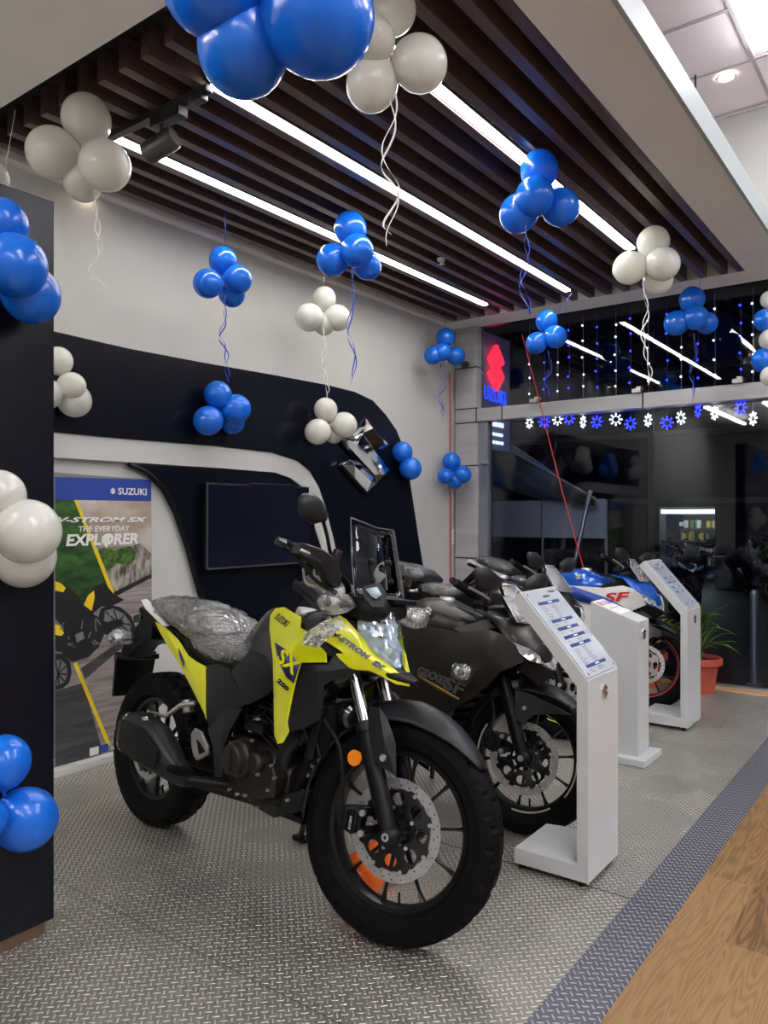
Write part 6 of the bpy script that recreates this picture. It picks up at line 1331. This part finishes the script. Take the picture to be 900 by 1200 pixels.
for k in range(7):
    s = k/6; rows.append([Vector(a).lerp(Vector(b), s)+Vector((0, 0, -.06*sin(pi*s)+.015*sin(9*s+i))) for i, (a, b) in enumerate(zip(*aw))])
MB().loft(rows, closed=False, caps=False).build('tarpaulin', M_['tarp'], t, smooth=60, solid=.004)
MB().tube([aw[0][0], aw[0][-1]], .012, 8).tube([aw[0][-1], aw[1][-1]], .012, 8).build('pole', M_['alu'], t)
t = thing('banner', 'white banner board standing under the awning outside', 'banner', (-3.5, 7.75, -.05))
MB().box2((-1.2, 0, 1.10), (-.12, .02, 1.50)).box2((-.10, 0, 1.10), (.60, .02, 1.51)).build('board', pm('white banner', (.55, .54, .56), .6), t, smooth=0)
MB().cyl((-.11, .03, 0), (-.11, .03, 1.5), .015).cyl((.6, .03, 0), (.6, .03, 1.5), .015).build('post', M_['alu'], t)
t = tag(MB().tube([(-2.840392887001864, 7.2, 1.527866292009694), (-2.9910518508139283, 6.9, 0.3491025573702372)], .022, 12).build('leaning_pole', M_['alu'], None), 'grey metal pole leaning outside the glass behind the blue tank', 'pole')
t = thing('bollard', 'brushed steel bollard with a domed top outside the right window pane', 'bollard', (-1.275, 6.62, -.05))
MB().lathe([(.03, 0), (.03, .69), (.033, .69), (.033, .72), (.028, .745), (.012, .758), (.001, .76)], (0, 0, 0), (0, 0, 1), 24).build('post', M_['steel'], t)
MB().lathe([(.001, .012), (.06, .012), (.06, 0)], (0, 0, 0), (0, 0, 1), 24).build('base_plate', M_['steel'], t)
# neon shop sign projecting outside next to the corner
M_['neon_red'] = emat('red neon letter', (1., .02, .05), 1.3); M_['neon_blue'] = emat('blue neon letter', (.01, .05, 1.), 1.3); M_['neon_white'] = emat('white sign letters', (.75, .85, 1.), 1.2, False)
t = thing('neon_sign', 'lit sign board with a red letter emblem and blue lettering outside the glass', 'sign', (-3.66, 6.75, 2.45))
MB().box2((-.03, -.40, -.52), (.0, .36, .62)).build('board', pm('sign board', (.55, .60, .78), .4), t, smooth=0, bevel=.004)
emblem('emblem', M_['neon_red'], t, (.004, .02, .29), (0, 1, 0), (0, 0, 1), .46, .04, 0., .003, .68)
text_mesh('lettering', 'SUZUKI', M_['neon_blue'], t, (.004, -.26, -.025), (0, 1, -.05), (0, 0, 1), .13, .52, 0., .0, .004)
mb = MB(); rg = random.Random(8)
for r, z in enumerate((-.26, -.36, -.44)):
    y = -.2
    while y < .2: w = rg.uniform(.015, .03); mb.box((.006, y, z), (.006, w, .045 if r == 0 else .03)); y += w+.022
mb.build('small_print', M_['neon_white'], t, smooth=0)
# red cords hanging inside the window
t = tag(MB().tube(spline([(-2.9918762144148956, 6.04, 2.8415916328542323), (-2.83309797145626, 6.04, 2.2556527074780544), (-2.618254083900888, 6.04, 1.4571462052137294), (-2.3971897495390446, 6.04, 0.7039342788932528)], 6), .004, 6).build('red_cord', M_['red_print'], None), 'thin red cord hanging slantwise down in front of the window', 'cord')
# parked motorcycles outside, the same maker's type as those inside, unlit
b5 = copy_tree(BIKE2); b5.matrix_world = bike_matrix(-2.9, 10.4, -1.2, .1) @ Matrix.Translation((0, 0, -.05)); b5['label'] = 'dark motorcycle parked outside the glass, above the blue motorcycle nose'
b6 = copy_tree(BIKE2); b6.matrix_world = bike_matrix(-2.45, 13.2, -1.15, .1) @ Matrix.Translation((0, 0, -.05)); b6['label'] = 'dark motorcycle parked outside with its headlamp lit at the right'
for b in (b5, b6): b['group'] = 'motorcycles parked outside'
for ch in b6.children:
    if ch.name.startswith('headlight'):
        ch.data = ch.data.copy(); ch.data.materials.clear(); ch.data.materials.append(emat('lit headlamp', (1., .95, .85), 4., False))

# ---------------------------------------------------------------- camera and light
cam = bpy.data.cameras.new('camera'); co = bpy.data.objects.new('camera', cam); COL.objects.link(co)
cam.sensor_fit = 'VERTICAL'; cam.sensor_height = 36; cam.lens = 905/1200*36; cam.shift_y = 5/1200
co.location = (0, 0, 1.28); co.rotation_euler = (radians(90), 0, radians(36.5)); cam.clip_start = .05; SC.camera = co
def area(name, loc, rot, size, e, col=(1, 1, 1), sy=None):
    l = bpy.data.lights.new(name, 'AREA'); l.energy = e; l.color = col; l.size = size
    if sy: l.shape = 'RECTANGLE'; l.size_y = sy
    o = bpy.data.objects.new(name, l); COL.objects.link(o); o.location = loc; o.rotation_euler = rot; return o
w = bpy.data.worlds.new('night'); SC.world = w; w.use_nodes = True
w.node_tree.nodes['Background'].inputs[0].default_value = (.010, .014, .035, 1); w.node_tree.nodes['Background'].inputs[1].default_value = .35
SC.view_settings.view_transform = 'Standard'; SC.view_settings.look = 'None'; SC.view_settings.exposure = 0.82; SC.view_settings.gamma = 1; SC.view_settings.use_curve_mapping = False
